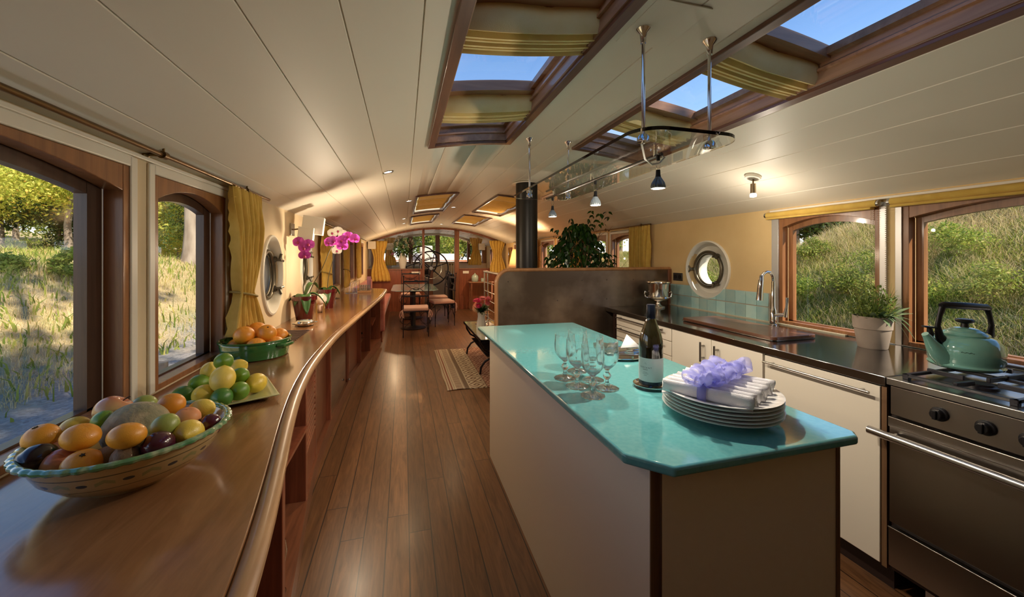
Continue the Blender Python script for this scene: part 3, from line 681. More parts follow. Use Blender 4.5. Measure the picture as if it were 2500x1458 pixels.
F_ = [('orange', 'tangerine at the left edge of the fruit bowl, above the dark plum', -.748, 1.068, 1.012, .029, (.25, -.2), True, TAN),
      ('lemon', 'lemon half hidden at the back left of the fruit bowl', -.728, 1.125, 1.005, .026, (1.4, .3), False, None),
      ('tangerine', 'tangerine on top of the fruit bowl left of the melon', -.645, 1.012, 1.026, .031, (.1, .35), False, None),
      ('apple', 'large red-yellow apple at the back of the fruit bowl against the window post', -.670, 1.150, 1.030, .038, (-.3, .55), False, None),
      ('lime', 'lime between the big apple and the melon', -.655, 1.092, 1.028, .022, (1.2, .6), False, None),
      ('pear', 'green fruit peeping out behind the melon', -.640, 1.205, 1.018, .028, (1.3, 0), False, None),
      ('melon', 'netted beige melon in the middle of the fruit bowl', -.600, 1.105, .998, .062, (1.35, .55), False, None),
      ('tangerine', 'bright tangerine resting in front of the melon', -.545, .972, 1.034, .031, (-.15, .1), False, None),
      ('orange', 'orange at the back of the fruit bowl right of the melon', -.567, 1.172, 1.024, .030, (.3, 0), False, None),
      ('lemon', 'lemon at the back right of the fruit bowl', -.505, 1.180, 1.004, .026, (.3, 1.45), False, None),
      ('peach', 'pale orange peach between the rear orange and the front lemon', -.503, 1.105, 1.010, .028, (.2, .2), False, None),
      ('lime', 'small green fruit leaning on the melon beside the red plum', -.512, 1.034, 1.022, .026, (-.95, .35), False, PEA),
      ('lemon', 'large lemon at the right front of the fruit bowl', -.474, 1.045, .996, .031, (1.2, .8), False, None),
      ('plum', 'dark red plum at the far right end of the fruit bowl', -.455, 1.105, .988, .026, (.3, .2), False, None),
      ('plum', 'red plum between the kiwi and the large lemon', -.502, .992, 1.000, .030, (1.3, .5), False, None),
      ('kiwi', 'brown kiwi at the front of the fruit bowl', -.548, .974, .990, .028, (1.2, 1.1), False, None),
      ('kiwi', 'second kiwi mostly hidden behind the front kiwi', -.592, .996, .984, .026, (.9, .9), False, None),
      ('tangerine', 'clementine with a stalk scar at the very front of the fruit bowl', -.611, .962, .990, .031, (.35, .25), True, None),
      ('peach', 'red nectarine left of the front clementine', -.672, 1.002, .980, .029, (.4, .6), False, APP),
      ('peach', 'orange-red peach under the two left tangerines', -.712, 1.060, .978, .026, (.2, .2), False, PCH),
      ('plum', 'almost black plum at the left front of the fruit bowl', -.712, 1.008, .990, .033, (1.3, .9), False, EGG)]
for k, lab, x, y, z, r, tl, st, mt in F_: fruit(k, lab, (x, y, z), r, tl, 'fruit in the pottery bowl', st, mt)
# square green dish with lemons and limes
t = thing('serving_plate', 'square pale green plate under the pile of lemons and limes', 'plate', (-.60, 1.585, .9), R(25))
m = MB(); a = .125; b_ = .07
def sq(r, z, k=10):
    out = []
    for s_ in range(4):
        for i in range(k):
            u = -1 + 2 * i / k; p = [(u, -1), (1, u), (-u, 1), (-1, -u)][s_]
            out.append((p[0] * r, p[1] * r, z))
    return out
m.grid([sq(.0, .004), sq(.085, .004), sq(.105, .006), sq(.136, .016), sq(.137, .019), sq(.134, .020), sq(.104, .010), sq(.085, .008), sq(.0, .008)], closed=True)
m.build('glazed_plate', M('pale_green_glaze', (.50, .52, .24), .2, coat=.7), t)
P_ = [('lime', 'lime crowning the citrus pile', -.605, 1.567, 1.035, .029, (1.2, .8)), ('lemon', 'lemon at the upper left of the citrus pile behind the top lime', -.672, 1.635, .985, .031, (.5, .2)),
      ('lemon', 'lemon at the back of the citrus pile, right of the top lime', -.600, 1.665, .985, .030, (.2, 1.1)), ('lemon', 'big lemon in the middle front of the citrus pile', -.585, 1.508, .990, .037, (-.75, -.25)),
      ('lime', 'lime right of the big middle lemon', -.562, 1.585, .975, .029, (1.0, .9)), ('lime', 'yellow-green lime on the left of the citrus pile', -.690, 1.600, .955, .031, (1.2, -.9)),
      ('lemon', 'lemon at the right corner of the square plate', -.515, 1.595, .943, .034, (1.5, .4)), ('lime', 'green lime beside the right corner lemon', -.540, 1.515, .943, .031, (1.3, .9)),
      ('lemon', 'golden lemon low on the left front of the citrus pile', -.632, 1.500, .943, .034, (1.1, -.4)), ('lime', 'dark green lime at the front of the square plate', -.572, 1.468, .940, .031, (1.4, .4)),
      ('lime', 'dark lime alone at the left corner of the square plate', -.705, 1.525, .940, .031, (1.3, 1.1)), ('lemon', 'lemon hidden in the centre of the citrus pile', -.605, 1.575, .945, .033, (1.3, .9))]
for i, (k, lab, x, y, z, r, tl) in enumerate(P_): fruit(k, lab, (x, y, z), r, tl, 'lemons and limes on the square plate', False, LIMD if i in (9, 10) else None)
# green oven dish with oranges
GRN = M('dark_green_glaze', (.025, .12, .025), .12, coat=.9, col2=(.04, .16, .04), scale=7, stretch=(1, 1, 6))
t = thing('casserole_dish', 'glossy dark green pottery dish holding the oranges', 'dish', (-.717, 2.22, .9))
MB().lathe([(0, .0), (.132, .0), (.142, .006), (.152, .075), (.150, .080), (.158, .084), (.159, .09), (.153, .092), (.146, .086), (.142, .07), (.130, .014), (0, .012)], 64, cap=False).build('pottery_body', GRN, t)
for s_ in (R(-20), R(160)):
    m = MB(); m.tube([(.150 * math.cos(s_ + a), .150 * math.sin(s_ + a), .066) if abs(a) > .2 else (.172 * math.cos(s_ + a), .172 * math.sin(s_ + a), .064) for a in (-.3, -.19, -.1, 0, .1, .19, .3)], .009, 8); m.build('handle', GRN, t)
O_ = [('upper left orange of the pile in the green dish', -.757, 2.185, 1.012, .046), ('rear top orange of the pile in the green dish', -.745, 2.325, 1.010, .045), ('top right orange in the green dish, with a navel', -.668, 2.215, 1.012, .045),
      ('rightmost orange in the green dish', -.632, 2.290, .982, .042), ('front middle orange low in the green dish', -.690, 2.140, .962, .044), ('front right orange low in the green dish', -.628, 2.205, .956, .042), ('leftmost orange sunk in the green dish', -.800, 2.215, .950, .044)]
for lab, x, y, z, r in O_: fruit('orange', lab, (x, y, z), r, (.5, .3), 'oranges in the green dish', 'navel' in lab)
# silver clock
t = thing('table_clock', 'round silver clock lying face up on the left counter', 'clock', (-.692, 3.105, .9), R(20))
MB().lathe([(0, .004), (.05, .0), (.064, .010), (.068, .022), (.06, .034), (.052, .038), (.05, .034), (0, .034)], 40, cap=False).build('case', SILVER, t)
MB().lathe([(0, .0345), (.049, .0345), (.046, .037), (0, .042)], 32, cap=False).build('dial_glass', M('dial', (.45, .55, .50), .05, coat=1), t)
for a in (0, PI / 2, PI, 3 * PI / 2): MB().tube([(.062 * math.cos(a), .062 * math.sin(a), .018), (.082 * math.cos(a), .082 * math.sin(a), .02)], [.007, .005], 8).build('knob', SILVER, t)
# orchids
POTR = M('dark_red_pot', (.10, .008, .010), .1, coat=1); LEAF = M('orchid_leaf', (.03, .10, .02), .35, coat=.2, col2=(.05, .14, .03)); OST = M('orchid_stem', (.06, .05, .02), .5)
PETM = leafmat('magenta_petals', (.34, .03, .27), (.52, .08, .44), tr=.3); PETW = leafmat('white_petals', (.75, .70, .60), (.80, .78, .70), tr=.3)
def petal(m, c, ax, up, ln, w, cup=.2):
    ax = Vector(ax).normalized(); sd = ax.cross(Vector(up)).normalized(); nn = sd.cross(ax)
    rows = []
    for i in range(7):
        u = i / 6; wd = w * math.sin(PI * min(1, u * .92 + .06)) ** .7
        rows.append([Vector(c) + ax * ln * u + sd * wd * v + nn * (cup * ln * (u * u) * .5 - .25 * wd * v * v) for v in (-1, -.5, 0, .5, 1)])
    m.grid(rows)
def orchid_flower(m, c, face, s=1):
    f = Vector(face).normalized(); up = Vector((0, 0, 1)); sd = up.cross(f).normalized(); up = f.cross(sd).normalized()
    c = Vector(c)
    for a, w, ln in ((0, .017, .032), (R(125), .015, .030), (R(-125), .015, .030), (R(70), .026, .034), (R(-70), .026, .034)):
        d = up * math.cos(a) + sd * math.sin(a); petal(m, c, d + f * .15, f, ln * s, w * s, -.2)
def lip(m, c, face, s=1):
    f = Vector(face).normalized(); c = Vector(c); m.ball(tuple(c + f * .008 * s - Vector((0, 0, .004 * s))), (.007 * s, .007 * s, .009 * s), 8, 6)
def orchid(label, loc, hr, br, h, stems, leaves, flowers, pmat, sc=1):
    t = thing('potted_orchid', label, 'orchid', loc)
    MB().lathe([(0, 0), (br, 0), (br * 1.02, .004), (hr * .93, h * .82), (hr, h * .83), (hr, h), (hr * .93, h), (hr * .9, h * .9), (0, h * .9)], 40, cap=False).build('pot', POTR, t)
    for pts in stems:
        k = len(pts); q = []
        for i in range(k - 1):
            for u in (0, .25, .5, .75):
                p0 = Vector(pts[max(i - 1, 0)]); p1 = Vector(pts[i]); p2 = Vector(pts[i + 1]); p3 = Vector(pts[min(i + 2, k - 1)])
                q.append(.5 * ((2 * p1) + (p2 - p0) * u + (2 * p0 - 5 * p1 + 4 * p2 - p3) * u * u + (3 * p1 - p0 - 3 * p2 + p3) * u ** 3))
        q.append(Vector(pts[-1])); m = MB(); m.tube([p - Vector(loc) for p in q], [.0035 - .0015 * i / len(q) for i in range(len(q))], 7); m.build('flower_stem', OST, t)
    for (az, ln, w, drop, rise) in leaves:
        m = MB(); rows = []
        for i in range(11):
            u = i / 10; r_ = ln * (u ** .9); z = h * .92 + rise * math.sin(PI * min(1, u * 1.1) * .5) * (1 - u) * 2 - drop * u * u
            wd = w * math.sin(PI * (u * .9 + .08)) ** .6
            rows.append([(math.cos(az) * r_ - math.sin(az) * wd * v, math.sin(az) * r_ + math.cos(az) * wd * v, z - abs(v) * -.012) for v in (-1, -.5, 0, .5, 1)])
        m.grid(rows); m.build('leaf', LEAF, t, solid=.002)
    for c, f in flowers:
        m = MB(); c = Vector(c) - Vector(loc); orchid_flower(m, c, f, sc); fl = m.build('flower', pmat, t)
        m = MB(); lip(m, c, f, sc); m.build('lip', M('orchid_lip', (.35, .02, .10), .5), fl)
L1 = (-.762, 3.40, .9)
orchid('purple orchid in a dark red pot, nearest of the two pots', L1, .092, .058, .19,
       [[(-.755, 3.39, 1.07), (-.765, 3.38, 1.16), (-.745, 3.39, 1.30), (-.740, 3.39, 1.46), (-.735, 3.39, 1.50), (-.765, 3.38, 1.52)], [(-.735, 3.40, 1.08), (-.70, 3.39, 1.17), (-.625, 3.39, 1.32), (-.575, 3.39, 1.45), (-.53, 3.39, 1.51), (-.45, 3.39, 1.545), (-.39, 3.39, 1.54)]],
       [(R(-70), .13, .038, .12, .05), (R(165), .12, .03, .03, .02), (R(60), .15, .026, -.06, .12), (R(10), .16, .03, .08, .05), (R(-120), .10, .03, .06, .04)],
       [((-.797, 3.37, 1.514), (-.2, -1, .1)), ((-.727, 3.37, 1.497), (.2, -1, .15)), ((-.755, 3.37, 1.47), (0, -1, -.2)), ((-.753, 3.37, 1.41), (.3, -1, -.6)),
        ((-.575, 3.37, 1.515), (-.4, -1, 0)), ((-.545, 3.37, 1.525), (.5, -.9, 0)), ((-.482, 3.37, 1.530), (-.1, -1, 0)), ((-.478, 3.37, 1.485), (.2, -1, -.3)), ((-.436, 3.37, 1.562), (0, -1, .2)), ((-.385, 3.37, 1.545), (.6, -.8, 0))], PETM, 1.35)
orchid('white orchid in a dark red pot, farther of the two pots', (-.72, 4.12, .9), .085, .056, .185,
       [[(-.72, 4.12, 1.07), (-.71, 4.12, 1.2), (-.66, 4.12, 1.42), (-.64, 4.11, 1.56), (-.60, 4.1, 1.62)]],
       [(R(-80), .11, .04, .12, .04), (R(30), .12, .03, .05, .05), (R(170), .10, .03, .03, .03)],
       [((-.67, 4.09, 1.63), (0, -1, 0)), ((-.62, 4.09, 1.65), (.2, -1, 0)), ((-.575, 4.09, 1.62), (.3, -1, 0)), ((-.62, 4.09, 1.53), (0, -1, 0)), ((-.63, 4.09, 1.46), (.2, -1, -.2))], PETW, 1.4)
# shell ornament, clear object, box of small glasses
t = thing('shell_ornament', 'pinkish white shell ornament on a little stand between the orchids', 'ornament', (-.715, 3.80, .9))
MB().ball((0, 0, .115), (.045, .042, .05), 20, 16, lambda d, t_, a: 1 + .13 * math.sin(5 * a + 4 * t_) * math.sin(3 * t_)).ball((0, 0, .045), (.03, .028, .045), 16, 12, lambda d, t_, a: 1 + .12 * math.sin(6 * a)).build('shell', M('shell', (.72, .52, .42), .25, col2=(.85, .75, .66), scale=30, coat=.4), t)
for s_ in (-1, 1): MB().box(.03 * s_ - .006, .03 * s_ + .006, -.045, -.035, 0, .085).build('stand_leg', M('gilt', (.55, .36, .12), .3, metal=.7), t)
t = thing('glass_dish', 'clear glass dish standing on the counter before the curtain', 'dish', (-.79, 5.0, .9))
MB().lathe([(0, 0), (.05, 0), (.05, .008), (.008, .015), (.012, .05), (.03, .09), (.027, .09), (0, .05)], 20, cap=False).build('bowl', GLS, t)
t = thing('glass_box', 'small display box with little glasses at the end of the left counter', 'box', (-.60, 5.75, .9), R(4))
MB().box(-.02, .16, -.08, .08, 0, .03).build('wooden_base', M('pale_wood', (.62, .32, .12), .4), t, bev=.003)
MB().box(-.17, -.02, -.08, .08, 0, .008).build('metal_base', STEEL, t, bev=.002)
MB().box(.0, .005, -.075, .075, .03, .17).box(.145, .15, -.075, .075, .03, .17).box(.0, .15, .07, .075, .03, .17).build('glazing', PANE, t, smooth=False)
m = MB()
for a in range(5):
    for b_ in range(3): m.lathe([(.0, 0), (.010, 0), (.013, .035), (.0115, .035), (.009, .003)], 10, c=(.018 + a * .029, -.05 + b_ * .045, .031), cap=False)
for a in range(5):
    for b_ in range(3): m.lathe([(.0, 0), (.010, 0), (.013, .035), (.0115, .035), (.009, .003)], 10, c=(.018 + a * .029, -.05 + b_ * .045, .07), cap=False)
m.build('small_glasses', GLS, t, kind='stuff')
m = MB()
for a in range(6): m.tube([(-.15 + a * .025, -.06, .008), (-.13 + a * .018, 0, .12 + .02 * (a % 2)), (-.06 + a * .012, .05, .17)], .0016, 5)
m.build('wire_rack', CHROME, t)
MB().box(.10, .155, .078, .083, .03, .22).build('pink_card', M('pink_card', (.62, .25, .28), .6), t)
# curtains
def curtain(label, side, y0, y1, ztop, zbot, tie, wide_mid, n_f=9, x_off=.06, amp=.02, loose=1.0, flare=1.25):
    xw, sx = (XL, -1) if side == 'L' else (XR, 1)
    t = thing('curtain', label, 'curtain', (xw - sx * x_off, (y0 + y1) / 2, ztop), group='yellow tied curtains')
    rows = []; nz_ = 40; nu = 140; yc = (y0 + y1) / 2; w0 = (y1 - y0) / 2
    lean = wide_mid[1]
    for j in range(nz_ + 1):
        v = j / nz_; z = (zbot - ztop) * v; zz = ztop + z
        if tie is None: w = w0 * (1 - .15 * v); c = 0
        else:
            vt = (ztop - tie) / (ztop - zbot)
            if v < vt: u_ = v / vt; w = w0 * (1 - u_) + w0 * wide_mid[0] * u_; w = w0 + (w0 * wide_mid[0] - w0) * (u_ ** 2.2); c = lean * u_ ** 2
            else: u_ = (v - vt) / max(1e-6, 1 - vt); w = w0 * wide_mid[0] + (w0 * flare * .8 - w0 * wide_mid[0]) * u_ ** .7; c = lean * (1 - u_ * .8)
        row = []
        for i in range(nu + 1):
            u = -1 + 2 * i / nu; a_ = amp * (.45 + .55 * min(1, v * 4)) * (w / w0) ** .5
            dx = a_ * (2 * abs(math.sin(.5 * n_f * PI * (u + .05 * math.sin(3 * v + u * 4)))) ** .7 - 1) + .25 * a_ * math.sin(1.3 * n_f * u + 5 * v)
            row.append((-sx * dx, w * u + c, z))
        rows.append(row)
    m = MB(); m.grid(rows); m.build('cloth', YFAB, t, solid=.003, ang=80)
    m = MB(); z0 = -.055
    m.tube([(-sx * .012 * math.sin(k * 1.9), (-1 + 2 * k / 24) * w0 * .98, z0) for k in range(25)], .004, 6); m.build('heading_tape', YFAB, t)
    if tie is not None:
        m = MB(); w = w0 * wide_mid[0] + .006; zt = tie - ztop
        m.tube([(math.cos(a) * (amp + .022), math.sin(a) * w + lean, zt + .03 * math.sin(a) * 0 + .02 * math.cos(a + 2)) for a in [2 * PI * k / 20 for k in range(20)]], .006, 8, closed=True); m.build('tie_band', M('tie_band', (.30, .22, .06), .7), t)
    return t
curtain('yellow curtain tied back beside the nearest left window', 'L', 2.22, 2.60, 1.755, .998, 1.20, (.48, -.035), 11, .055, .034)
curtain('yellow curtain with a gathered waist behind the purple orchid', 'L', 4.40, 4.95, 1.74, .905, 1.22, (.75, 0), 8, .06, .02)
curtain('narrow yellow curtain behind the counter end, second from the bulkhead', 'L', 6.0, 6.45, 1.74, .95, 1.2, (.7, 0), 8, .06, .02)
curtain('narrow yellow curtain on the left closest to the bulkhead', 'L', 7.55, 8.1, 1.74, 1.0, None, (.7, 0), 8, .06, .02)
curtain('yellow curtain hanging at the right windows behind the partition', 'R', 3.72, 4.14, 1.755, .95, None, (.7, 0), 8, .06, .022)
curtain('yellow curtain at the right windows seen through the fig tree', 'R', 5.45, 5.85, 1.74, .95, None, (.7, 0), 7, .06, .02)
curtain('yellow curtain at the right windows beside the stovepipe', 'R', 7.45, 7.9, 1.74, .95, None, (.7, 0), 7, .06, .02)
def bcurtain(label, x0, x1, zt, zb, y, sl=0):
    t = thing('curtain', label, 'curtain', ((x0 + x1) / 2, y, zt), group='curtains on the bulkhead')
    rows = []
    for j in range(21):
        v = j / 20; w = (x1 - x0) / 2 * (1 - .45 * math.sin(PI * min(v * 1.15, 1)) ** 2)
        rows.append([(w * u + sl * v * v, .022 * math.sin(u * 16 + v), (zb - zt) * v) for u in [-1 + 2 * i / 50 for i in range(51)]])
    m = MB(); m.grid(rows); m.build('cloth', YFAB, t, solid=.003, ang=80)
bcurtain('yellow curtain on the left end of the bulkhead', -.84, -.40, 1.80, .78, YB - .1, .08)
bcurtain('yellow curtain on the right end of the bulkhead', 2.22, 2.66, 1.84, .95, YB - .1, .02)
bcurtain('short yellow curtain inside the wheelhouse on the left', -.55, -.25, 1.945, 1.15, YB + 1.2, .05)
bcurtain('yellow curtain inside the wheelhouse on the right', 1.9, 2.3, 1.975, 1.15, YB + 1.2, -.05)
# curtain rods
def rod(label, side, y0, y1, rings=(), z=1.762):
    xw, sx = (XL, -1) if side == 'L' else (XR, 1); x = -sx * .055
    t = thing('curtain_rod', label, 'curtain rod', (xw, (y0 + y1) / 2, z)); c = (y0 + y1) / 2
    MB().cyl((x, y0 - c, 0), (x, y1 - c, 0), .0085, n=12).build('pole', BRASS, t)
    for y in rings:
        m = MB(); m.cyl((-sx * .002, y - c, -.0), (x, y - c, -.0), .006, n=10); m.tube([(0, y - c, 0), (-sx * .006, y - c, 0), (-sx * .014, y - c, 0)], [.018, .018, .007], 16)
        m.build('bracket', BRASS, t)
        MB().tube([(x, y - c - .012, 0), (x, y - c + .012, 0)], .014, 12).cyl((x, y - c, .01), (x, y - c, .026), .004, n=8).build('collar', BRASS, t)
rod('long aged brass curtain rod over the near left windows', 'L', -1.0, 2.78, (.2, 1.66, 2.42))
rod('brass curtain rod above the left saloon windows', 'L', 4.35, 9.3, (4.38, 6.2))
rod('brass curtain rod above the right saloon windows', 'R', 3.72, 9.3, (3.9, 4.72, 6.6))
# sconces
SHADE = M('lamp_shade_fabric', (.72, .68, .60), .8)
def sconce(label, loc, rz, s=1):
    t = thing('wall_lamp', label, 'lamp', loc, rz)
    MB().box(0, .012, -.05, .05, -.05, .05).build('wall_plate', STEEL, t, bev=.002)
    MB().tube([(.01, 0, 0), (.05, -.01, .005), (.08, -.02, -.01)], .006, 8).build('arm', BRASS, t)
    m = MB().at((.15 * s, -.01, .03), (0, .12, .1)); m.box(-.07 * s, .07 * s, -.055 * s, .055 * s, -.06 * s, .07 * s); m.build('lamp_shade', SHADE, t, bev=.002)
    m = MB().at((.115 * s, -.075, -.035), (.0, .1, .05)); m.box(-.05 * s, .05 * s, -.04 * s, .03 * s, -.045 * s, .045 * s); m.build('lamp_shade', SHADE, t, bev=.002)
    return t
sconce('two-box wall lamp with pale square shades above the first porthole', (XL + .001, 3.50, 1.62), 0, 1.1)
for lab, x, y in (('small box wall lamp in front of the left bulkhead curtain', -.76, YB - .2), ('box wall lamp on the left seen through the bulkhead glass', -.38, YB + 1.0), ('box wall lamp on the right seen through the bulkhead glass', 2.15, YB + .6)):
    t = thing('wall_lamp', lab, 'lamp', (x, y, 1.68)); MB().box(-.09, .09, -.05, .05, -.09, .10).build('lamp_shade', SHADE, t, bev=.003); MB().box(-.02, .02, .05, .1, -.02, .02).build('wall_plate', STEEL, t)
# ================================================================ ISLAND
t = thing('kitchen_island', 'cream laminate kitchen island body with plywood edges', 'kitchen island', (.89, 1.74, 0))
MB().box(.583, .603, .822, 2.66, .0, .874).build('side_panel', LAM, t, world=True, smooth=False)
MB().box(.5825, .6085, .818, .8225, .0, .874).box(.6085, .610, .812, .8225, 0, .874).build('corner_edge', PLY, t, world=True, smooth=False)
MB().box(.610, 1.188, .812, .832, .0, .874).build('end_panel', LAM, t, world=True, smooth=False)
MB().box(1.188, 1.200, .808, 2.66, .0, .874).build('edge_post', PLY, t, world=True, smooth=False)
MB().box(.603, 1.188, 2.64, 2.66, .0, .874).build('end_panel', LAM, t, world=True, smooth=False)
d = MB().box(1.200, 1.216, .90, 1.5, .08, .86).build('door', LAM, t, world=True, bev=.002)
MB().cyl((1.216, .93, .62), (1.240, .93, .62), .006, n=12).cyl((1.238, .93, .62), (1.248, .93, .62), .012, n=16).build('knob', CHROME, d, world=True)
t = thing('island_top', 'turquoise glazed stone top of the kitchen island with clipped corner', 'worktop', (.88, 1.74, .874))
p = [(.535, .865), (.617, .775), (1.22, .775), (1.245, .80), (1.245, 2.70), (1.235, 2.712), (.52, 2.73), (.508, 2.72)]
MB().prism([(x, y, .874) for x, y in p], (0, 0, .026)).build('stone_slab', TURQ, t, world=True, bev=.009, seg=4)
# goblets
GOB = see_through(glass('goblet_glass', (1, 1, 1), 0, 1.5), .08)
def goblet():
    def fac(a, q): return 1 + (.035 * abs(math.cos(a * 5)) if .52 < q < .80 else 0) * 1
    out = [(0, .0), (.042, .0), (.0435, .003), (.030, .010), (.012, .015), (.0065, .024), (.006, .034), (.012, .041), (.0155, .049), (.012, .057), (.006, .063), (.006, .069), (.014, .077), (.026, .088), (.037, .104), (.0415, .124), (.0415, .145), (.0405, .165), (.0400, .182)]
    inn = [(.0385, .1822), (.0388, .165), (.0392, .145), (.038, .124), (.033, .105), (.022, .092), (.010, .084), (0, .081)]
    return MB().lathe(out + inn, 60, cap=False, fn=lambda a, q: 1 + (.028 * abs(math.sin(5 * a)) if .46 < q < .62 else (.02 * math.sin(12 * a) if q < .1 else 0))).build('goblet', GOB, None)
gb = None
for i, (x, y, lab) in enumerate(((.637, 1.468, 'cut glass goblet at the left rear of the cluster'), (.642, 1.363, 'cut glass goblet second nearest on the left of the cluster'), (.653, 1.256, 'cut glass goblet nearest the camera in the cluster'),
                             (.736, 1.413, 'cut glass goblet in the middle of the cluster behind the nearest one'), (.742, 1.311, 'cut glass goblet at the right of the cluster, beside the bottle'), (.726, 1.540, 'cut glass goblet farthest back in the cluster'))):
    if gb is None: o = gb = goblet()
    else: o = gb.copy(); COL.objects.link(o)
    o.location = (x, y, .9005); o.rotation_euler = (0, 0, i * .4); tag(o, lab, 'goblet', 'crystal goblets on the island')
# bottle
t = thing('coaster', 'round silver wine coaster under the bottle', 'coaster', (.915, 1.285, .9))
MB().lathe([(0, .001), (.055, .0), (.062, .006), (.066, .014), (.063, .014), (.058, .007), (0, .005)], 40, cap=False).build('silver_dish', SILVER, t)
t = thing('wine_bottle', 'dark wine bottle with white label standing on the silver coaster', 'bottle', (.915, 1.285, .906), -math.atan2(.915, 1.285) + R(-6))
prof = [(0, .0), (.040, 0), (.0435, .004), (.0445, .02), (.0445, .15), (.043, .175), (.036, .205), (.024, .235), (.0165, .258), (.0150, .285), (.0150, .300), (0, .300)]
MB().lathe(prof, 48, cap=False).build('glass_body', M('bottle_glass', (.018, .016, .006), .04, coat=1, spec=.8), t)
MB().lathe([(.0150, .236), (.0168, .240), (.0168, .308), (.0155, .3105), (0, .3105)], 32, cap=False).build('capsule', M('navy_capsule', (.012, .018, .035), .3, metal=.4), t)
def arc_patch(r, a0, a1, z0, z1, k=24): return [[(r * math.sin(a0 + (a1 - a0) * i / k), -r * math.cos(a0 + (a1 - a0) * i / k), z) for i in range(k + 1)] for z in (z0, z1)]
lb = MB().grid(arc_patch(.0450, -1.5, 1.5, .024, .112)).build('label', M('paper_label', (.74, .74, .72), .6), t, label='white paper label')
MB().grid(arc_patch(.0449, -3.14, 3.14, .010, .024, 40)).build('lower_band', M('navy_band', (.012, .014, .035), .25), t)
m = MB(); c0 = (.0, .266); vs = [(0, 0)] + [(math.cos(a) * .0105, math.sin(a) * .0125) for a in [2 * PI * k / 24 for k in range(24)]]
m.add([(.0173 * math.sin(x / .0173 - .35), -.0173 * math.cos(x / .0173 - .35), .248 + y) for x, y in vs], [(0, k + 1, (k + 1) % 24 + 1) for k in range(24)]); m.build('medallion', M('grey_medallion', (.22, .22, .22), .4, metal=.4), t)
INK = M('label_ink', (.10, .10, .10), .6)
def text_on(parent, s_, size, a_c, z, r, sp_=1.15, name='lettering'):
    cu = bpy.data.curves.new('txt', 'FONT'); cu.body = s_; cu.size = size; cu.align_x = 'CENTER'; cu.space_character = sp_; cu.resolution_u = 2
    o = bpy.data.objects.new('txt', cu); COL.objects.link(o); dg = bpy.context.evaluated_depsgraph_get(); me = o.evaluated_get(dg).to_mesh()
    vs = [(v.co.x, v.co.y) for v in me.vertices]; fs = [tuple(p_.vertices) for p_ in me.polygons]
    o.evaluated_get(dg).to_mesh_clear(); bpy.data.objects.remove(o); bpy.data.curves.remove(cu)
    m = MB(); m.add([(r * math.sin(a_c + x / r), -r * math.cos(a_c + x / r), z + y) for x, y in vs], fs); return m.build(name, INK, parent, smooth=False)
text_on(lb, 'VERSANT', .0085, -.35, .074, .0453, 1.45)
m = MB()
for (z, w, h_, k) in ((.068, .020, .0022, 9), (.058, .016, .0014, 12), (.053, .024, .0014, 16), (.047, .012, .0014, 8)):
    for i in range(k):
        a_ = -.35 + (-w / 2 + w * i / k) / .0453; b_ = a_ + w / k * .6 / .0453
        m.add([(.0453 * math.sin(a_), -.0453 * math.cos(a_), z), (.0453 * math.sin(b_), -.0453 * math.cos(b_), z), (.0453 * math.sin(b_), -.0453 * math.cos(b_), z + h_), (.0453 * math.sin(a_), -.0453 * math.cos(a_), z + h_)], [(0, 1, 2, 3)])
a0_ = -.35
m.tube([(.0453 * math.sin(a0_ + .07 * math.cos(q)), -.0453 * math.cos(a0_ + .07 * math.cos(q)), .090 + .004 * math.sin(q)) for q in [PI * k / 10 for k in range(-2, 10)]], .0003, 4)
m.build('small_print', INK, lb, smooth=False)
# plates
pl = None
zz = .9005
for i in range(6):
    if pl is None:
        pl = MB().lathe([(0, .003), (.085, .0), (.092, .0), (.10, .005), (.140, .016), (.171, .0235), (.1725, .0255), (.170, .0262), (.139, .0195), (.10, .0095), (0, .0075)], 72, cap=False).build('dinner_plate', WHITEC, None); o = pl
    else: o = pl.copy(); COL.objects.link(o)
    o.location = (.977 + .001 * math.sin(i * 2), 1.013 + .001 * math.cos(i * 3), zz + i * .0105)
    tag(o, ['white dinner plate at the bottom of the stack, on the turquoise top', 'white dinner plate, second from the bottom of the stack', 'white dinner plate, third from the bottom of the stack', 'white dinner plate, third from the top of the stack', 'white dinner plate just beneath the top plate of the stack', 'top white dinner plate carrying the folded napkins'][i], 'plate', 'stacked dinner plates')
ZP = .9005 + 5 * .0105 + .0095
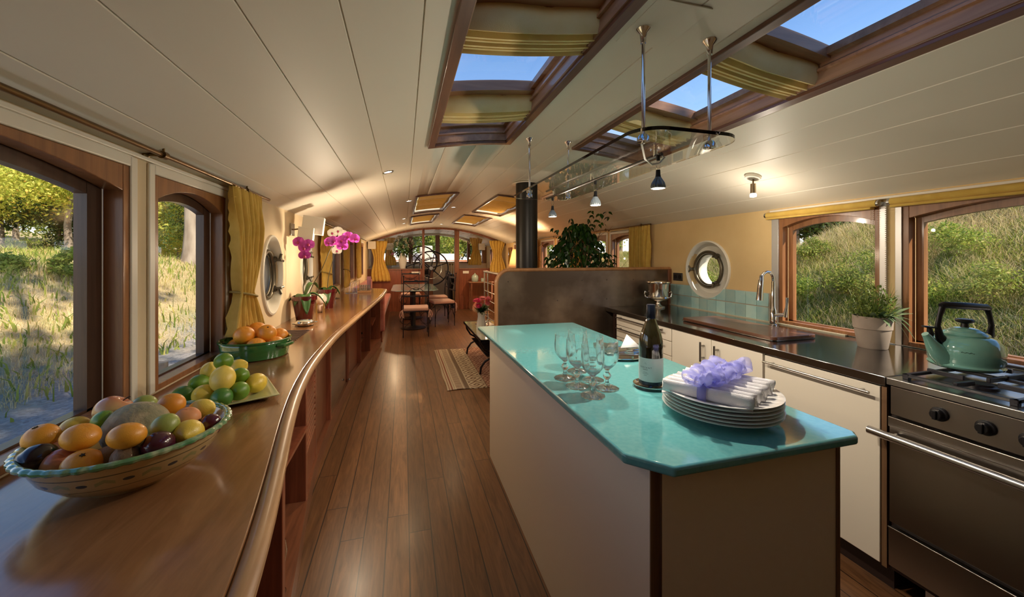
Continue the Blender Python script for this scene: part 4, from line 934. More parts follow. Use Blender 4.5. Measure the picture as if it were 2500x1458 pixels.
# napkins
RIB = see_through(leafmat('lilac_ribbon', (.33, .34, .80), (.52, .53, .92), tr=.4, rough=.4), .42)
def napkin(seed):
    rnd = random.Random(seed)
    t = thing('napkin', '', 'napkin', (0, 0, 0))
    m = MB(); L = .125; N = 16; rows = []
    # rolled fold: flattened spiral cross-section swept along x
    pr = []
    for k in range(34):
        a = k / 33 * 2 * PI * 1.45 - PI * .5; q = 1 - .52 * k / 33
        pr.append((.0125 * q * math.cos(a), .0245 * q * math.sin(a) ))
    for i in range(N + 1):
        u = -1 + 2 * i / N; pinch = 1 - .10 * math.exp(-(u / .16) ** 2)
        rows.append([(u * L + .003 * math.sin(q[1] * 120 + seed), q[0] * pinch * (1 + .06 * math.sin(7 * u + seed)), .0255 + q[1] * pinch) for q in pr])
    m.grid(rows); m.build('cloth', LINEN, t, solid=.0022, ang=70)
    rb = MB(); x0 = rnd.uniform(-.01, .012)
    ov = [(math.cos(a) * .0150, .0255 + math.sin(a) * .0262) for a in [2 * PI * k / 24 for k in range(24)]]
    rb.grid([[(x0 + w, y, z) for y, z in ov] for w in (-.013, .013)], closed=True); rbo = rb.build('ribbon', RIB, t, solid=.0006)
    b = MB(); top = Vector((x0, 0, .055))
    for ang_, ln, w, ri, kind in ((rnd.uniform(-.5, .5), .060, .042, .022, 'loop'), (PI + rnd.uniform(-.5, .5), .058, .040, .020, 'loop'), (rnd.uniform(.6, 1.3), .065, .034, .014, 'tail'), (PI + rnd.uniform(.5, 1.3), .06, .034, .020, 'tail'), (rnd.uniform(-1.5, -.7), .045, .038, .030, 'loop')):
        d = Vector((math.cos(ang_), math.sin(ang_), 0)); sd = Vector((-d.y, d.x, 0)); rows = []
        n_ = 16
        for i in range(n_ + 1):
            u = i / n_
            if kind == 'loop':
                a = 2 * PI * u; r_ = ln * .5 * (1 - math.cos(a)); z = ri * math.sin(a * .5) * (1 if 1 else 1) + .016 * math.sin(a)
                wd = w * (.3 + .7 * math.sin(PI * u) ** .6)
            else: r_ = ln * u; z = ri * math.sin(PI * u) * .8 + .01 * math.sin(8 * u); wd = w * (.35 + .65 * u)
            tw = .5 * math.sin(3 * u + seed)
            rows.append([top + d * r_ + sd * (wd * v * .5 * math.cos(tw)) + Vector((0, 0, z + wd * v * .5 * math.sin(tw) + .005 * math.sin(5 * v + 9 * u + seed))) for v in (-1, -.5, 0, .5, 1)])
        b.grid(rows)
    b.ball(tuple(top), (.010, .010, .007), 10, 8); b.build('bow', RIB, rbo, ang=70)
    return t
nl = ['front napkin roll nearest the camera, tied with a lilac bow', 'napkin roll second from the camera side', 'napkin roll third from the camera side', 'napkin roll in the middle of the row', 'napkin roll third from the far side', 'napkin roll second from the far side', 'napkin roll at the far edge of the top plate']
ang_n = math.atan2(-.214, .13)
for i in range(7):
    t = napkin(i * 3 + 1); t.location = (.868 + i * .0315, .955 + i * .0165, ZP + .001); t.rotation_euler = (0, 0, ang_n + random.Random(i).uniform(-.03, .03)); t['label'] = nl[i]; t['group'] = 'rolled white napkins with lilac bows on the plates'
# cutlery tray
t = thing('cutlery_tray', 'round silver tray with cutlery behind the bottle on the island', 'tray', (1.06, 1.745, .9))
MB().lathe([(0, .004), (.12, .003), (.125, .0), (.13, .004), (.138, .012), (.135, .014), (.125, .008), (0, .007)], 48, cap=False).build('silver_tray', SILVER, t)
t.rotation_euler = (0, 0, 0)
def cutlery(kind):
    m = MB(); m.tube([(-.09, 0, .004), (-.06, 0, .004), (0, 0, .005), (.03, 0, .006)], [.0065, .005, .003, .0025], 8, flat=.4)
    if kind == 'fork':
        m.tube([(.03, 0, .006), (.045, 0, .005), (.06, 0, .005)], [.003, .009, .010], 8, flat=.25)
        for k in (-1.5, -.5, .5, 1.5): m.tube([(.058, k * .0045, .005), (.085, k * .0045, .006), (.098, k * .0042, .009)], [.0016, .0015, .0009], 5)
    else: m.tube([(.03, 0, .006), (.05, 0, .007), (.10, .002, .006), (.118, .005, .006)], [.003, .009, .008, .002], 8, flat=.2)
    return m.build(kind, SILVER, None)
cf = cutlery('fork'); ck = cutlery('knife')
for i in range(5):
    for pr_, nm in ((cf, 'fork'), (ck, 'knife')):
        o = pr_ if i == 0 else pr_.copy()
        if i: COL.objects.link(o)
        o.location = (1.06 + (i - 2) * .008 + (.0 if nm == 'fork' else .01), 1.725 + i * .012 + (0 if nm == 'fork' else .035) - .02, .908 + i * .0035 + (0 if nm == 'fork' else .002)); o.rotation_euler = (0, R(-2), R(-22 + i * 9 + (0 if nm == 'fork' else 12)))
        tag(o, 'silver %s lying in the heap on the round tray' % nm, nm, '%s heap on the tray' % nm)
o = MB().add([(-.05, -.02, 0), (.06, -.03, .0), (.02, .035, .055)], [(0, 1, 2)]).build('folded_napkin', LINEN, None, solid=.002); o.location = (1.12, 1.775, .932); tag(o, 'peaked white paper napkin on the cutlery tray', 'napkin')
# ================================================================ RIGHT KITCHEN
def handle_bar(m, y0, y1, z, x=1.93, r=.006, off=.032):
    m.cyl((x - off, y0, z), (x - off, y1, z), r, n=12)
    for y in (y0 + .04, y1 - .04): m.cyl((x - off, y, z), (x + .002, y, z), r * .8, n=10)
DBR = M('dark_carcass', (.025, .012, .009), .4)
HND = M('handle_steel', (.30, .28, .26), .3, metal=1)
def unit(name, label, y0, y1):
    t = thing(name, label, 'cabinet', (2.3, (y0 + y1) / 2, 0)); MB().box(1.955, 2.66, y0 + .001, y1 - .001, .10, .858).box(1.99, 2.66, y0 + .001, y1 - .001, 0, .10).build('carcass', DBR, t, world=True, smooth=False); return t
FX0, FX1 = 1.936, 1.955
t = unit('drawer_cabinet', 'cream drawer unit beside the dark metal partition', 2.467, 3.30)
MB().box(1.932, 2.66, 3.26, 3.30, 0, .858).build('end_panel', DBR, t, world=True, smooth=False)
for z0, z1 in ((.762, .856), (.652, .757), (.40, .647), (.105, .395)):
    d = MB().box(FX0, FX1, 2.472, 3.245, z0, z1).build('drawer', LAM, t, world=True, bev=.002); m = MB(); handle_bar(m, 2.53, 3.20, z1 - .02, FX0); m.build('handle', HND, d, world=True)
t = unit('sink_cabinet', 'cream sink cabinet with two doors under the wooden board', 1.70, 2.467)
for (a, b, h_) in ((2.082, 2.462, 2.14), (1.705, 2.077, 2.02)):
    d = MB().box(FX0, FX1, a, b, .105, .856).build('door', LAM, t, world=True, bev=.002)
    m = MB(); m.cyl((1.904, h_, .70), (1.904, h_, .83), .0065, n=12)
    for z in (.725, .805): m.cyl((1.904, h_, z), (1.938, h_, z), .005, n=8)
    m.build('handle', HND, d, world=True)
t = unit('tall_door_cabinet', 'cream cabinet with one deep front and long bar handle next to the range', 1.130, 1.70)
d = MB().box(FX0, FX1, 1.150, 1.690, .108, .852).build('door', LAM, t, world=True, bev=.002); m = MB(); handle_bar(m, 1.17, 1.675, .822, FX0); m.build('handle', M('bar_handle', (.55, .54, .52), .25, metal=1), d, world=True)
MB().box(1.94, 1.956, 1.128, 1.146, .1, .856).build('filler_strip', PLY, t, world=True, smooth=False)
t = thing('kitchen_worktop', 'polished steel worktop along the right wall', 'worktop', (2.3, 2.3, .86))
MB().box(1.93, 2.695, 1.128, 3.44, .860, .900).box(2.688, 2.699, 1.128, 2.30, .9, .906).build('steel_top', STEELD, t, world=True, bev=.003)
# cutting board
t = thing('cutting_board', 'large dark reddish wooden board lying over the sink', 'board', (2.27, 2.165, .9))
def rrect(x0, x1, y0, y1, r, k=6):
    out = []
    for cx, cy_, a0 in ((x1 - r, y1 - r, 0), (x0 + r, y1 - r, PI / 2), (x0 + r, y0 + r, PI), (x1 - r, y0 + r, 3 * PI / 2)):
        for i in range(k + 1): a = a0 + PI / 2 * i / k; out.append((cx + r * math.cos(a), cy_ + r * math.sin(a)))
    return out
MB().prism([(x, y, .004) for x, y in rrect(-.17, .17, -.395, .395, .03)], (0, 0, .020)).build('wooden_slab', TEAK, t, bev=.003)
MB().prism([(x, y, .0) for x, y in rrect(-.155, .155, -.38, .425, .03)], (0, 0, .0035)).build('sink_rim', STEEL, t)
# tap
t = thing('kitchen_tap', 'tall chrome kitchen tap with pull-out spray beside the window', 'tap', (2.60, 2.20, .9), R(0))
MB().lathe([(0, 0), (.028, 0), (.028, .006), (.023, .01), (.022, .11), (.014, .13), (.013, .32), (.0, .33)], 28, cap=False).build('column', CHROME, t)
arc = [(0, 0, .30)] + [(-.055 + .055 * math.cos(a), .0, .335 + .055 * math.sin(a)) for a in [PI * k / 10 for k in range(10)]]
MB().tube(arc, .011, 12).build('neck', CHROME, t)
MB().tube([(-.108, 0, .365), (-.113, 0, .33), (-.12, 0, .27), (-.128, .0, .185)], [.012, .018, .020, .023], 16).build('spray_head', CHROME, t)
MB().tube([(0, -.015, .075), (.02, -.075, .085)], .014, 14).build('mixer_arm', CHROME, t)
MB().tube([(.02, -.072, .07), (.02, -.085, .14), (.02, -.09, .21)], [.016, .008, .009], 12).build('lever', CHROME, t)
# herb pot
POTT = M('unglazed_clay', (.42, .33, .26), .85, col2=(.36, .28, .22), scale=12)
t = thing('herb_pot', 'pale clay flower pot with sage and herbs on the worktop', 'plant', (2.485, 1.51, .9), 0)
MB().lathe([(0, 0), (.060, 0), (.063, .004), (.079, .105), (.083, .108), (.086, .175), (.080, .175), (.078, .15), (0, .15)], 44, cap=False).build('clay_pot', POTT, t)
MB().lathe([(0, .151), (.077, .15)], 24, cap=False).build('soil', M('soil', (.03, .02, .012), .95, bump=.5), t)
rnd = random.Random(5)
def blade(c, d, ln, w, droop, k=6):
    d = Vector(d).normalized(); sd = d.cross(Vector((0, 0, 1)))
    sd = Vector((1, 0, 0)) if sd.length < .1 else sd.normalized(); rows = []
    for i in range(k):
        u = i / (k - 1); p_ = Vector(c) + d * ln * u + Vector((0, 0, -droop * u * u)); wd = w * math.sin(PI * (u * .92 + .05)) ** .8
        rows.append([p_ - sd * wd, p_ + Vector((0, 0, -.1 * wd)), p_ + sd * wd])
    return rows
m = MB()
for i in range(120):
    a = rnd.uniform(0, 2 * PI); r_ = rnd.uniform(0, .07); tl = rnd.uniform(.05, .7); b = Vector((r_ * math.cos(a), r_ * math.sin(a), .15))
    m.grid(blade(b, (math.cos(a) * tl, math.sin(a) * tl, 1), rnd.uniform(.07, .24), .0018, .02))
for i in range(900):
    a = rnd.uniform(0, 2 * PI); q = rnd.random() ** .5 * .10; c = Vector((q * math.cos(a), q * math.sin(a), .17 + rnd.random() * (.19 - q * .9)))
    m.grid(blade(c, (rnd.uniform(-1, 1), rnd.uniform(-1, 1), rnd.uniform(-.3, 1)), rnd.uniform(.012, .03), rnd.uniform(.003, .006), 0, 4))
m.build('thyme_stems', leafmat('herb_green', (.10, .17, .03), (.30, .36, .08), (.16, .14, .06)), t)
m = MB()
for i in range(46):
    a = rnd.uniform(-2.6, .9); b = Vector((.05 * math.cos(a), .05 * math.sin(a), .165)); tl = rnd.uniform(.4, 1.4)
    m.grid(blade(b, (math.cos(a), math.sin(a), tl), rnd.uniform(.07, .13), rnd.uniform(.008, .014), rnd.uniform(.0, .08)))
for (dx, dy, dz, ln, dr) in ((.95, -.3, .55, .15, .02), (.97, -.25, .25, .16, .02), (.5, -.5, .2, .12, .14), (.4, -.6, .1, .10, .15), (.7, -.5, .4, .12, .10)):
    m.grid(blade((.05, -.03, .17), (dx, dy, dz), ln, .017, dr))
m.build('sage_leaves', leafmat('sage_green', (.12, .20, .09), (.24, .32, .17), tr=.25), t)
# cooler
t = thing('champagne_cooler', 'silver two-handled champagne cooler on the far end of the worktop', 'cooler', (2.41, 3.27, .9))
MB().lathe([(0, .0), (.062, .0), (.066, .006), (.060, .014), (.035, .022), (.022, .035), (.020, .05), (.026, .058), (.05, .066), (.082, .080), (.098, .098), (.092, .108), (.095, .115), (.097, .20), (.101, .235), (.114, .248), (.112, .256), (.103, .252), (.092, .23), (.088, .115), (0, .08)], 56, cap=False, fn=lambda a, q: 1 + (.05 * abs(math.sin(a * 12)) if .38 < q < .47 else 0)).build('urn', SILVER, t)
for s_ in (-1, 1): MB().tube([(s_ * .092, 0, .095), (s_ * .118, 0, .105), (s_ * .128, 0, .135), (s_ * .122, 0, .158), (s_ * .106, 0, .148)], .006, 8).build('handle', SILVER, t)
t.rotation_euler = (0, 0, R(-25))
# socket
t = thing('double_socket', 'dark double wall socket beside the porthole above the tiles', 'socket', (XR, 3.345, 1.195))
MB().box(-.010, 0, -.075, .06, -.04, .04).build('cover_plate', M('socket_dark', (.035, .03, .028), .35), t, bev=.004)
for y in (-.04, .025): MB().cyl((-.012, y, 0), (-.009, y, 0), .022, n=20).build('socket_well', BLACKM, t)
# kettle
t = thing('kettle', 'turquoise enamel whistling kettle with black handle on the hob', 'kettle', (2.285, 1.055, .934), -math.atan(264 / 942))
KET = M('turquoise_enamel', (.19, .42, .34), .07, coat=1)
MB().lathe([(0, .0), (.098, .0), (.108, .006), (.112, .014), (.108, .020), (.107, .024), (.111, .035), (.112, .075), (.106, .105), (.088, .128), (.074, .133), (.066, .137), (0, .137)], 64, cap=False).build('body', KET, t)
MB().lathe([(.070, .134), (.072, .139), (.070, .144), (.062, .149), (.060, .153), (.048, .158), (.044, .162), (.028, .167), (0, .170)], 48, cap=False).build('lid', KET, t)
MB().lathe([(0, .168), (.013, .168), (.011, .184), (.026, .190), (.029, .197), (.024, .203), (0, .205)], 28, cap=False).build('lid_knob', BLACKM, t)
MB().tube([(-.088, 0, .045), (-.118, 0, .066), (-.140, 0, .098), (-.158, 0, .128), (-.168, 0, .140)], [.042, .033, .022, .015, .012], 20).build('spout', KET, t)
MB().tube([(-.176, 0, .172), (-.15, 0, .168), (-.125, 0, .166), (-.11, 0, .175)], [.008, .010, .007, .004], 10, flat=.5).tube([(-.150, 0, .166), (-.145, 0, .14), (-.146, 0, .13)], [.008, .012, .010], 10).build('whistle', BLACKM, t)
for s_ in (-1, 1): MB().tube([(s_ * .096, 0, .112), (s_ * .108, 0, .135), (s_ * .114, 0, .175), (s_ * .106, 0, .215), (s_ * .094, 0, .252)], [.016, .012, .008, .0075, .010], 12, flat=1.3).tube([(s_ * .086, 0, .118), (s_ * .112, 0, .108)], [.010, .014], 10).build('handle_arm', BLACKM, t)
MB().tube([(-.102, 0, .258), (-.09, 0, .262), (0, 0, .258), (.09, 0, .252), (.104, 0, .246)], [.010, .0135, .0145, .0135, .010], 16).build('grip', BLACKM, t)
m = MB(); m.tube([(.1125 * math.sin(a), -.1125 * math.cos(a), .078 + .0018 * math.sin(a * 60)) for a in [-.95 + .32 * k / 20 for k in range(21)]], .0007, 5); m.build('script_mark', M('mark_ink', (.03, .07, .06), .5), t)
# range cooker
t = thing('range_cooker', 'stainless steel gas range with black knobs and long oven handle', 'cooker', (2.3, .56, 0))
DST = M('range_steel', (.34, .31, .28), .28, metal=1, bump=.02, bscale=150, stretch=(1, .05, 1))
MB().box(1.955, 2.66, .0, 1.120, .10, .885).build('carcass', DBR, t, world=True, smooth=False)
MB().box(1.925, 2.66, -.02, 1.122, .872, .900).box(2.60, 2.66, -.02, 1.122, .9, .915).build('hob_top', STEEL, t, world=True, bev=.003)
MB().box(1.934, 1.956, .0, 1.112, .752, .868).build('control_panel', DST, t, world=True, bev=.002)
d = MB().box(1.928, 1.956, .0, 1.118, .700, .742).box(1.936, 1.956, .0, 1.118, .305, .700).build('oven_door', DST, t, world=True, bev=.003)
m = MB(); m.cyl((1.888, -.05, .672), (1.888, 1.162, .672), .0165, n=20)
for y in (.1, 1.09): m.cyl((1.888, y, .672), (1.93, y, .672), .008, n=10)
m.build('handle', STEEL, d, world=True)
MB().box(1.932, 1.956, .0, 1.118, .125, .285).box(1.926, 1.934, .0, 1.118, .283, .289).build('lower_drawer', DST, t, world=True, bev=.002)
MB().box(1.99, 2.05, .94, 1.03, .0, .125).build('foot', STEEL, t, world=True)
for y in (.96, .84, .74, .62, .5):
    k_ = MB().tube([(1.934, y, .810), (1.926, y, .810), (1.924, y, .810), (1.905, y, .810)], [.026, .026, .019, .017], 24).box(1.898, 1.906, y - .006, y + .006, .793, .827).build('knob', BLACKM, t, world=True, bev=.002)
GR = M('cast_iron', (.018, .016, .022), .38)
def grate(y0, y1):
    m = MB(); x0, x1 = 1.965, 2.585; b = .007; z = .922
    for (a0, a1, c0, c1) in ((x0, x1, y0, y0 + .014), (x0, x1, y1 - .014, y1), (x0, x0 + .014, y0, y1), (x1 - .014, x1, y0, y1), ((x0 + x1) / 2 - .007, (x0 + x1) / 2 + .007, y0, y1)): m.box(a0, a1, c0, c1, z - .012, z)
    ym = (y0 + y1) / 2
    for cx in (x0 + .155, x1 - .155):
        for (dx, dy) in ((1, 0), (-1, 0), (0, 1), (0, -1)):
            if dx: m.box(min(cx + dx * .045, cx + dx * .15), max(cx + dx * .045, cx + dx * .15), ym - .006, ym + .006, z - .008, z + .010)
            else: m.box(cx - .006, cx + .006, min(ym + dy * .045, ym + dy * (y1 - y0) / 2), max(ym + dy * .045, ym + dy * (y1 - y0) / 2), z - .008, z + .010)
    for x in (x0 + .01, x1 - .01):
        for y in (y0 + .01, y1 - .01): m.box(x - .01, x + .01, y - .01, y + .01, .900, z)
    m.build('pan_support', GR, t, world=True, bev=.002)
    for cx in (x0 + .155, x1 - .155):
        MB().lathe([(0, 0), (.048, 0), (.046, .010), (.034, .012), (.034, .018), (0, .020)], 28, c=(cx, ym, .8995), cap=False).build('burner', GR, t, world=True)
grate(.78, 1.09); grate(.44, .75); grate(.10, .41)
# roller blinds
def roller(label, y0, y1):
    t = thing('roller_blind', label, 'blind', (XR, (y0 + y1) / 2, 1.712)); c = (y0 + y1) / 2
    MB().tube([(-.042, y0 - c + (y1 - y0) * k / 20, .001 * math.sin(k)) for k in range(21)], .021, 16).build('rolled_cloth', YFAB, t)
    MB().box(-.066, -.026, y0 - c + .02, y1 - c - .005, -.034, -.020).build('bottom_hem', YFAB, t, bev=.004)
    for y in (y0 - c - .012, y1 - c + .002): MB().cyl((-.042, y, 0), (-.042, y + .012, 0), .019, n=16).box(-.045, 0, y + .002, y + .008, -.008, .008).build('bracket', STEEL, t)
roller('rolled yellow blind above the window with the tap', 1.592, 2.30)
roller('rolled yellow blind above the window behind the kettle', -.1, 1.525)
# blind bead chains
for lab, y, dz in (('pale bead chain hanging at the right edge of the tap window', 1.625, .0), ('bead chain hanging between the two galley windows', 1.553, -.22)):
    t = thing('bead_chain', lab, 'chain', (XR - .03, y, 1.69)); m = MB()
    for s_ in (-.008, .008):
        for k in range(62): m.ball((s_ * .4, s_, dz * 0 - .012 * k), .0026, 6, 4)
    m.build('beads', M('bead', (.55, .44, .26), .5), t, kind='stuff')
# ================================================================ PARTITION
t = thing('metal_partition', 'dark bronze metal screen with wooden edge between galley and stairwell', 'partition', (1.75, 3.46, 0))
pm = M('metal_sun_patches', (.11, .076, .052), .3, metal=.7, col2=(.27, .20, .145), scale=2.2, bump=.03, bscale=12, contrast=(.45, .7))  # brown metal; paler patches in the colour imitate sun highlights
cr_ = .10
pp = [(.835, 0)] + [(.835 + cr_ - cr_ * math.cos(a), 1.262 - cr_ + cr_ * math.sin(a)) for a in [PI / 2 * k / 8 for k in range(9)]] + [(2.695, 1.262), (2.695, 0)]
MB().prism([(x, 3.452, z) for x, z in pp], (0, .018, 0)).build('metal_sheet', pm, t, world=True, ang=30)
m = MB(); ed = [(.822, 3.47, 0.0), (.822, 3.47, .6)] + [(.822 + cr_ * 1.25 - cr_ * 1.25 * math.cos(a), 3.47, 1.275 - cr_ * 1.25 + cr_ * 1.25 * math.sin(a)) for a in [PI / 2 * k / 8 for k in range(9)]] + [(2.0, 3.47, 1.275), (2.692, 3.47, 1.275)]
m.tube(ed, .030, 12, flat=.62, up=(1, 0, 0)); m.build('wooden_edge', wood('warm_edge_wood', (.30, .14, .06), (.42, .21, .09), 'z', .3), t, world=True)
MB().box(2.66, 2.697, 3.435, 3.452, .9, 1.27).build('end_strip', MAHO, t, world=True, bev=.002)
m = MB()
for x in (.93, 1.15, 1.42, 1.68, 1.95, 2.25, 2.5):
    for z in (1.17, .98, .76): m.ball((x, 3.451, z), (.006, .003, .006), 10, 6)
m.build('rivets', M('rivet', (.12, .10, .08), .3, metal=1), t, world=True)
t = thing('stovepipe', 'thick black stovepipe rising from behind the partition to the ceiling', 'pipe', (1.222, 3.80, 0))
MB().cyl((0, 0, .9), (0, 0, 2.17), .112, n=48).build('pipe', M('stove_black', (.018, .016, .015), .38, metal=.4), t)
MB().lathe([(.112, 2.150), (.150, 2.146), (.152, 2.152), (.112, 2.165)], 40, cap=False).build('ceiling_collar', WHITE, t)
MB().lathe([(0, 0), (.22, 0), (.22, .72), (.16, .80), (.115, .9), (0, .9)], 32, cap=False).build('stove_body', BLACKM, t)
# stair rail
t = thing('stair_railing', 'slim steel railing with horizontal rods behind the pink gerberas', 'railing', (1.23, 4.8, 0))
RST = M('rail_steel', (.72, .68, .62), .25, metal=1)
for y in (5.76, 6.0): MB().cyl((1.23, y, 0), (1.23, y, 1.165), .012, n=12).build('post', RST, t, world=True)
MB().tube([(1.23, 6.03, 1.165), (1.23, 4.26, 1.165)], .018, 12).build('handrail', RST, t, world=True)
for z in (1.0, .87, .74, .61, .48, .35): MB().cyl((1.23, 6.0, z), (1.23, 4.28, z), .006, n=8).build('rod', RST, t, world=True)
MB().cyl((1.23, 4.30, 0), (1.23, 4.30, 1.165), .012, n=12).build('post', RST, t, world=True)
# fig tree
t = thing('weeping_fig', 'bushy weeping fig plant rising behind the metal partition', 'plant', (1.90, 3.98, 0))
rnd = random.Random(11)
MB().lathe([(0, 0), (.15, 0), (.2, .4), (.21, .42), (.19, .42), (.17, .36), (0, .36)], 32, cap=False).build('plant_pot', POTT, t)
m = MB(); tips = []
def branch(p, d, ln, r, dep):
    pts = [Vector(p)]
    for i in range(5):
        d = (Vector(d) + Vector((rnd.uniform(-.3, .3), rnd.uniform(-.3, .3), rnd.uniform(-.12, .2)))).normalized(); pts.append(pts[-1] + d * ln / 5); 
        if dep: tips.append(pts[-1].copy())
    m.tube(pts, [r * (1 - .12 * k) for k in range(6)], 6)
    if dep < 2:
        for i in range(6 if dep == 0 else 3): branch(pts[rnd.randint(2, 5)], (rnd.uniform(-1, 1), rnd.uniform(-1, 1), rnd.uniform(.1, .9)), ln * .5, r * .5, dep + 1)
for k in range(4): branch((rnd.uniform(-.04, .04), rnd.uniform(-.04, .04), .36), (rnd.uniform(-.2, .2), rnd.uniform(-.2, .2), 1), .95, .012, 0)
SPR = [(-.33, 1.74), (-.30, 1.70), (-.26, 1.72), (-.12, 1.86), (-.10, 1.82), (.16, 1.96), (.19, 1.91), (.13, 1.86), (.22, 1.85), (.26, 1.93), (.31, 1.92), (.30, 1.82), (.38, 1.96), (.41, 1.90), (.06, 1.78), (.24, 1.80), (.17, 1.80), (-.2, 1.70), (.46, 1.42), (.44, 1.37), (.5, 1.33), (-.40, 1.40)]
SPR = [(x * .93, 1.4 + (z - 1.4) * .93) for x, z in SPR]
for (x, z) in SPR[3:]: m.tube([(x * .3, 0, 1.3), (x * .5, .0, 1.3 + (z - 1.3) * .6), (x, 0, z)], [.004, .002, .001], 5)
m.build('trunk', M('fig_bark', (.22, .13, .08), .8), t)
lv = []
def leaf(p, d, s_):
    d = Vector(d).normalized(); sd = d.cross(Vector((rnd.uniform(-.5, .5), rnd.uniform(-1, 1), rnd.uniform(.2, 1)))).normalized(); nn = sd.cross(d)
    p = Vector(p)
    o = [p, p + d * s_ * .25 + sd * s_ * .26, p + d * s_ * .55 + sd * s_ * .24 + nn * .004, p + d * s_ * 1.05 - nn * .006, p + d * s_ * .55 - sd * s_ * .24 + nn * .004, p + d * s_ * .25 - sd * s_ * .26]
    lv.extend([tuple(q) for q in o])
for k in range(1500):
    z = 1.0 + .78 * rnd.random() ** 1.15; f = (z - 1.0) / .78
    w = .47 * (1 - f) ** .62 + .06; a = rnd.uniform(0, 2 * PI); q = w * math.sqrt(rnd.uniform(.15, 1))
    x = q * math.cos(a); y = q * math.sin(a) * .62
    if rnd.random() < .10 + .25 * (mnoise.noise(Vector((x * 7, y * 7, z * 7))) > .12): continue
    leaf((x, y, z), (x * 2 + rnd.uniform(-.6, .6), y + rnd.uniform(-.6, .6), -1.0 + rnd.uniform(-.3, .5)), rnd.uniform(.05, .075))
for (x, z) in SPR:
    for _ in range(2): leaf((x + rnd.uniform(-.02, .02), rnd.uniform(-.03, .03), z), (rnd.uniform(-1, 1), rnd.uniform(-.5, .5), -.5), .06)
quads('foliage', lv, 6, leafmat('fig_leaves', (.010, .035, .008), (.035, .10, .015), (.07, .17, .02), tr=.25, rough=.28), t)
# ================================================================ CEILING FIXTURES
t = thing('glass_shelf', 'suspended greenish glass shelf hanging on four steel rods', 'shelf', (.93, 1.82, 1.815))
GGL = glass('green_glass', (.93, .98, .965)); 
MB().prism([(x, y, -.006) for x, y in rrect(-.205, .215, -.76, .80, .10, 8)], (0, 0, .012)).build('glass_plate', GGL, t, smooth=False)
nm = GGL.node_tree; 
for (x, y) in ((.775, 1.13), (1.045, 1.13), (.785, 2.38), (1.055, 2.38)):
    zt = zc(x); r_ = MB().cyl((x, y, 1.78), (x, y, zt - .01), .0062, n=12).build('hanging_rod', CHROME, t, world=True)
    MB().lathe([(0, 0), (.026, 0), (.024, -.006), (.012, -.02), (.009, -.05), (0, -.05)], 20, c=(x, y, zt), cap=False).build('ceiling_cup', CHROME, r_, world=False).location = (-.93 * 1, -1.82, -1.815)
    MB().lathe([(0, .016), (.010, .016), (.020, .0), (.021, -.014), (0, -.016)], 20, c=(x, y, 1.800), cap=False).build('clamp', CHROME, r_, world=False).location = (-.93, -1.82, -1.815)
t = thing('spotlight_bar', 'slim dark bar under the glass shelf carrying three spotlights', 'light', (.93, 1.8, 1.785))
MB().cyl((.0, -.56, 0), (-.02, .60, 0), .007, n=10).build('track', M('track_bar', (.09, .08, .07), .3, metal=.8), t)
for y in (-.52, 0.0, .52): MB().cyl((0, y, 0), (0, y, .024), .008, n=12).build('standoff', CHROME, t)
m = MB(); m.tube([(-.155, -.66, .016), (-.14, -.64, .0), (-.10, -.60, -.035), (-.05, -.57, -.045), (-.01, -.56, -.035), (.02, -.55, -.01), (.01, -.54, .005), (-.01, -.55, .0)], .0035, 8); m.build('cable', M('cable_grey', (.55, .52, .46), .5), t)
def spot(label, y, mt, seed, s_=1):
    t = thing('spotlight_bulb', label, 'spotlight', (.925, y, 1.785), group='spotlights under the glass shelf')
    MB().cyl((0, 0, 0), (0, 0, -.022), .0075, n=12).build('clip', BLACKM, t)
    m = MB()
    for dx in (-.006, .006): m.tube([(dx, 0, -.018), (dx * 1.6, 0, -.038), (dx * .6, 0, -.06)], .0014, 6)
    m.build('wire', CHROME, t)
    MB().lathe([(0, -.055), (.008, -.057), (.009, -.075), (.011, -.085), (0, -.085)], 16, cap=False).build('lampholder', BLACKM if mt is not WHITE else STEEL, t)
    b = MB().lathe([(0, -.082), (.010, -.083), (.014, -.092), (.022, -.106), (.0255, -.122), (.0255, -.127), (.020, -.127), (.0, -.122)], 48, cap=False, fn=lambda a, q: 1 + (.09 * (1 if math.sin(a * 16) > 0 else 0) if .2 < q < .6 else 0)).build('reflector', mt, t)
    MB().lathe([(0, -.1275), (.0195, -.1275)], 20, cap=False).build('lens', LENS, b)
LENS = M('lamp_lens', (1, .93, .8), .2, emis=2.5)
FIN = M('grey_fins', (.16, .19, .22), .3, metal=.8); FIN2 = M('pale_fins', (.50, .60, .66), .3, metal=.3)
spot('finned spotlight nearest the camera under the glass shelf', 1.255, FIN, 1); spot('pale finned spotlight in the middle of the bar', 1.75, FIN2, 2); spot('finned spotlight farthest away on the bar', 2.33, M('mid_fins', (.30, .34, .38), .3, metal=.7), 3)
# small ceiling spot
zz = zc(2.25)
t = thing('ceiling_spotlight', 'small brass ceiling spotlight on a white rose over the worktop', 'spotlight', (2.25, 2.05, zz - .002))
MB().lathe([(0, .004), (.046, .004), (.050, -.004), (.046, -.018), (0, -.020)], 32, cap=False).build('ceiling_rose', WHITE, t).rotation_euler = (0, R(18), 0)
MB().tube([(0, 0, -.01), (.0, 0, -.05)], .005, 10).build('stem', BRASS, t)
MB().cyl((0, 0, -.05), (0, 0, -.115), .0165, n=24).build('head', M('satin_brass', (.45, .36, .24), .3, metal=1), t)
MB().lathe([(.016, -.113), (.021, -.125), (.019, -.138), (0, -.142)], 24, cap=False).build('bulb', M('bulb_lit', (1, .92, .82), .3, emis=1.5), t)
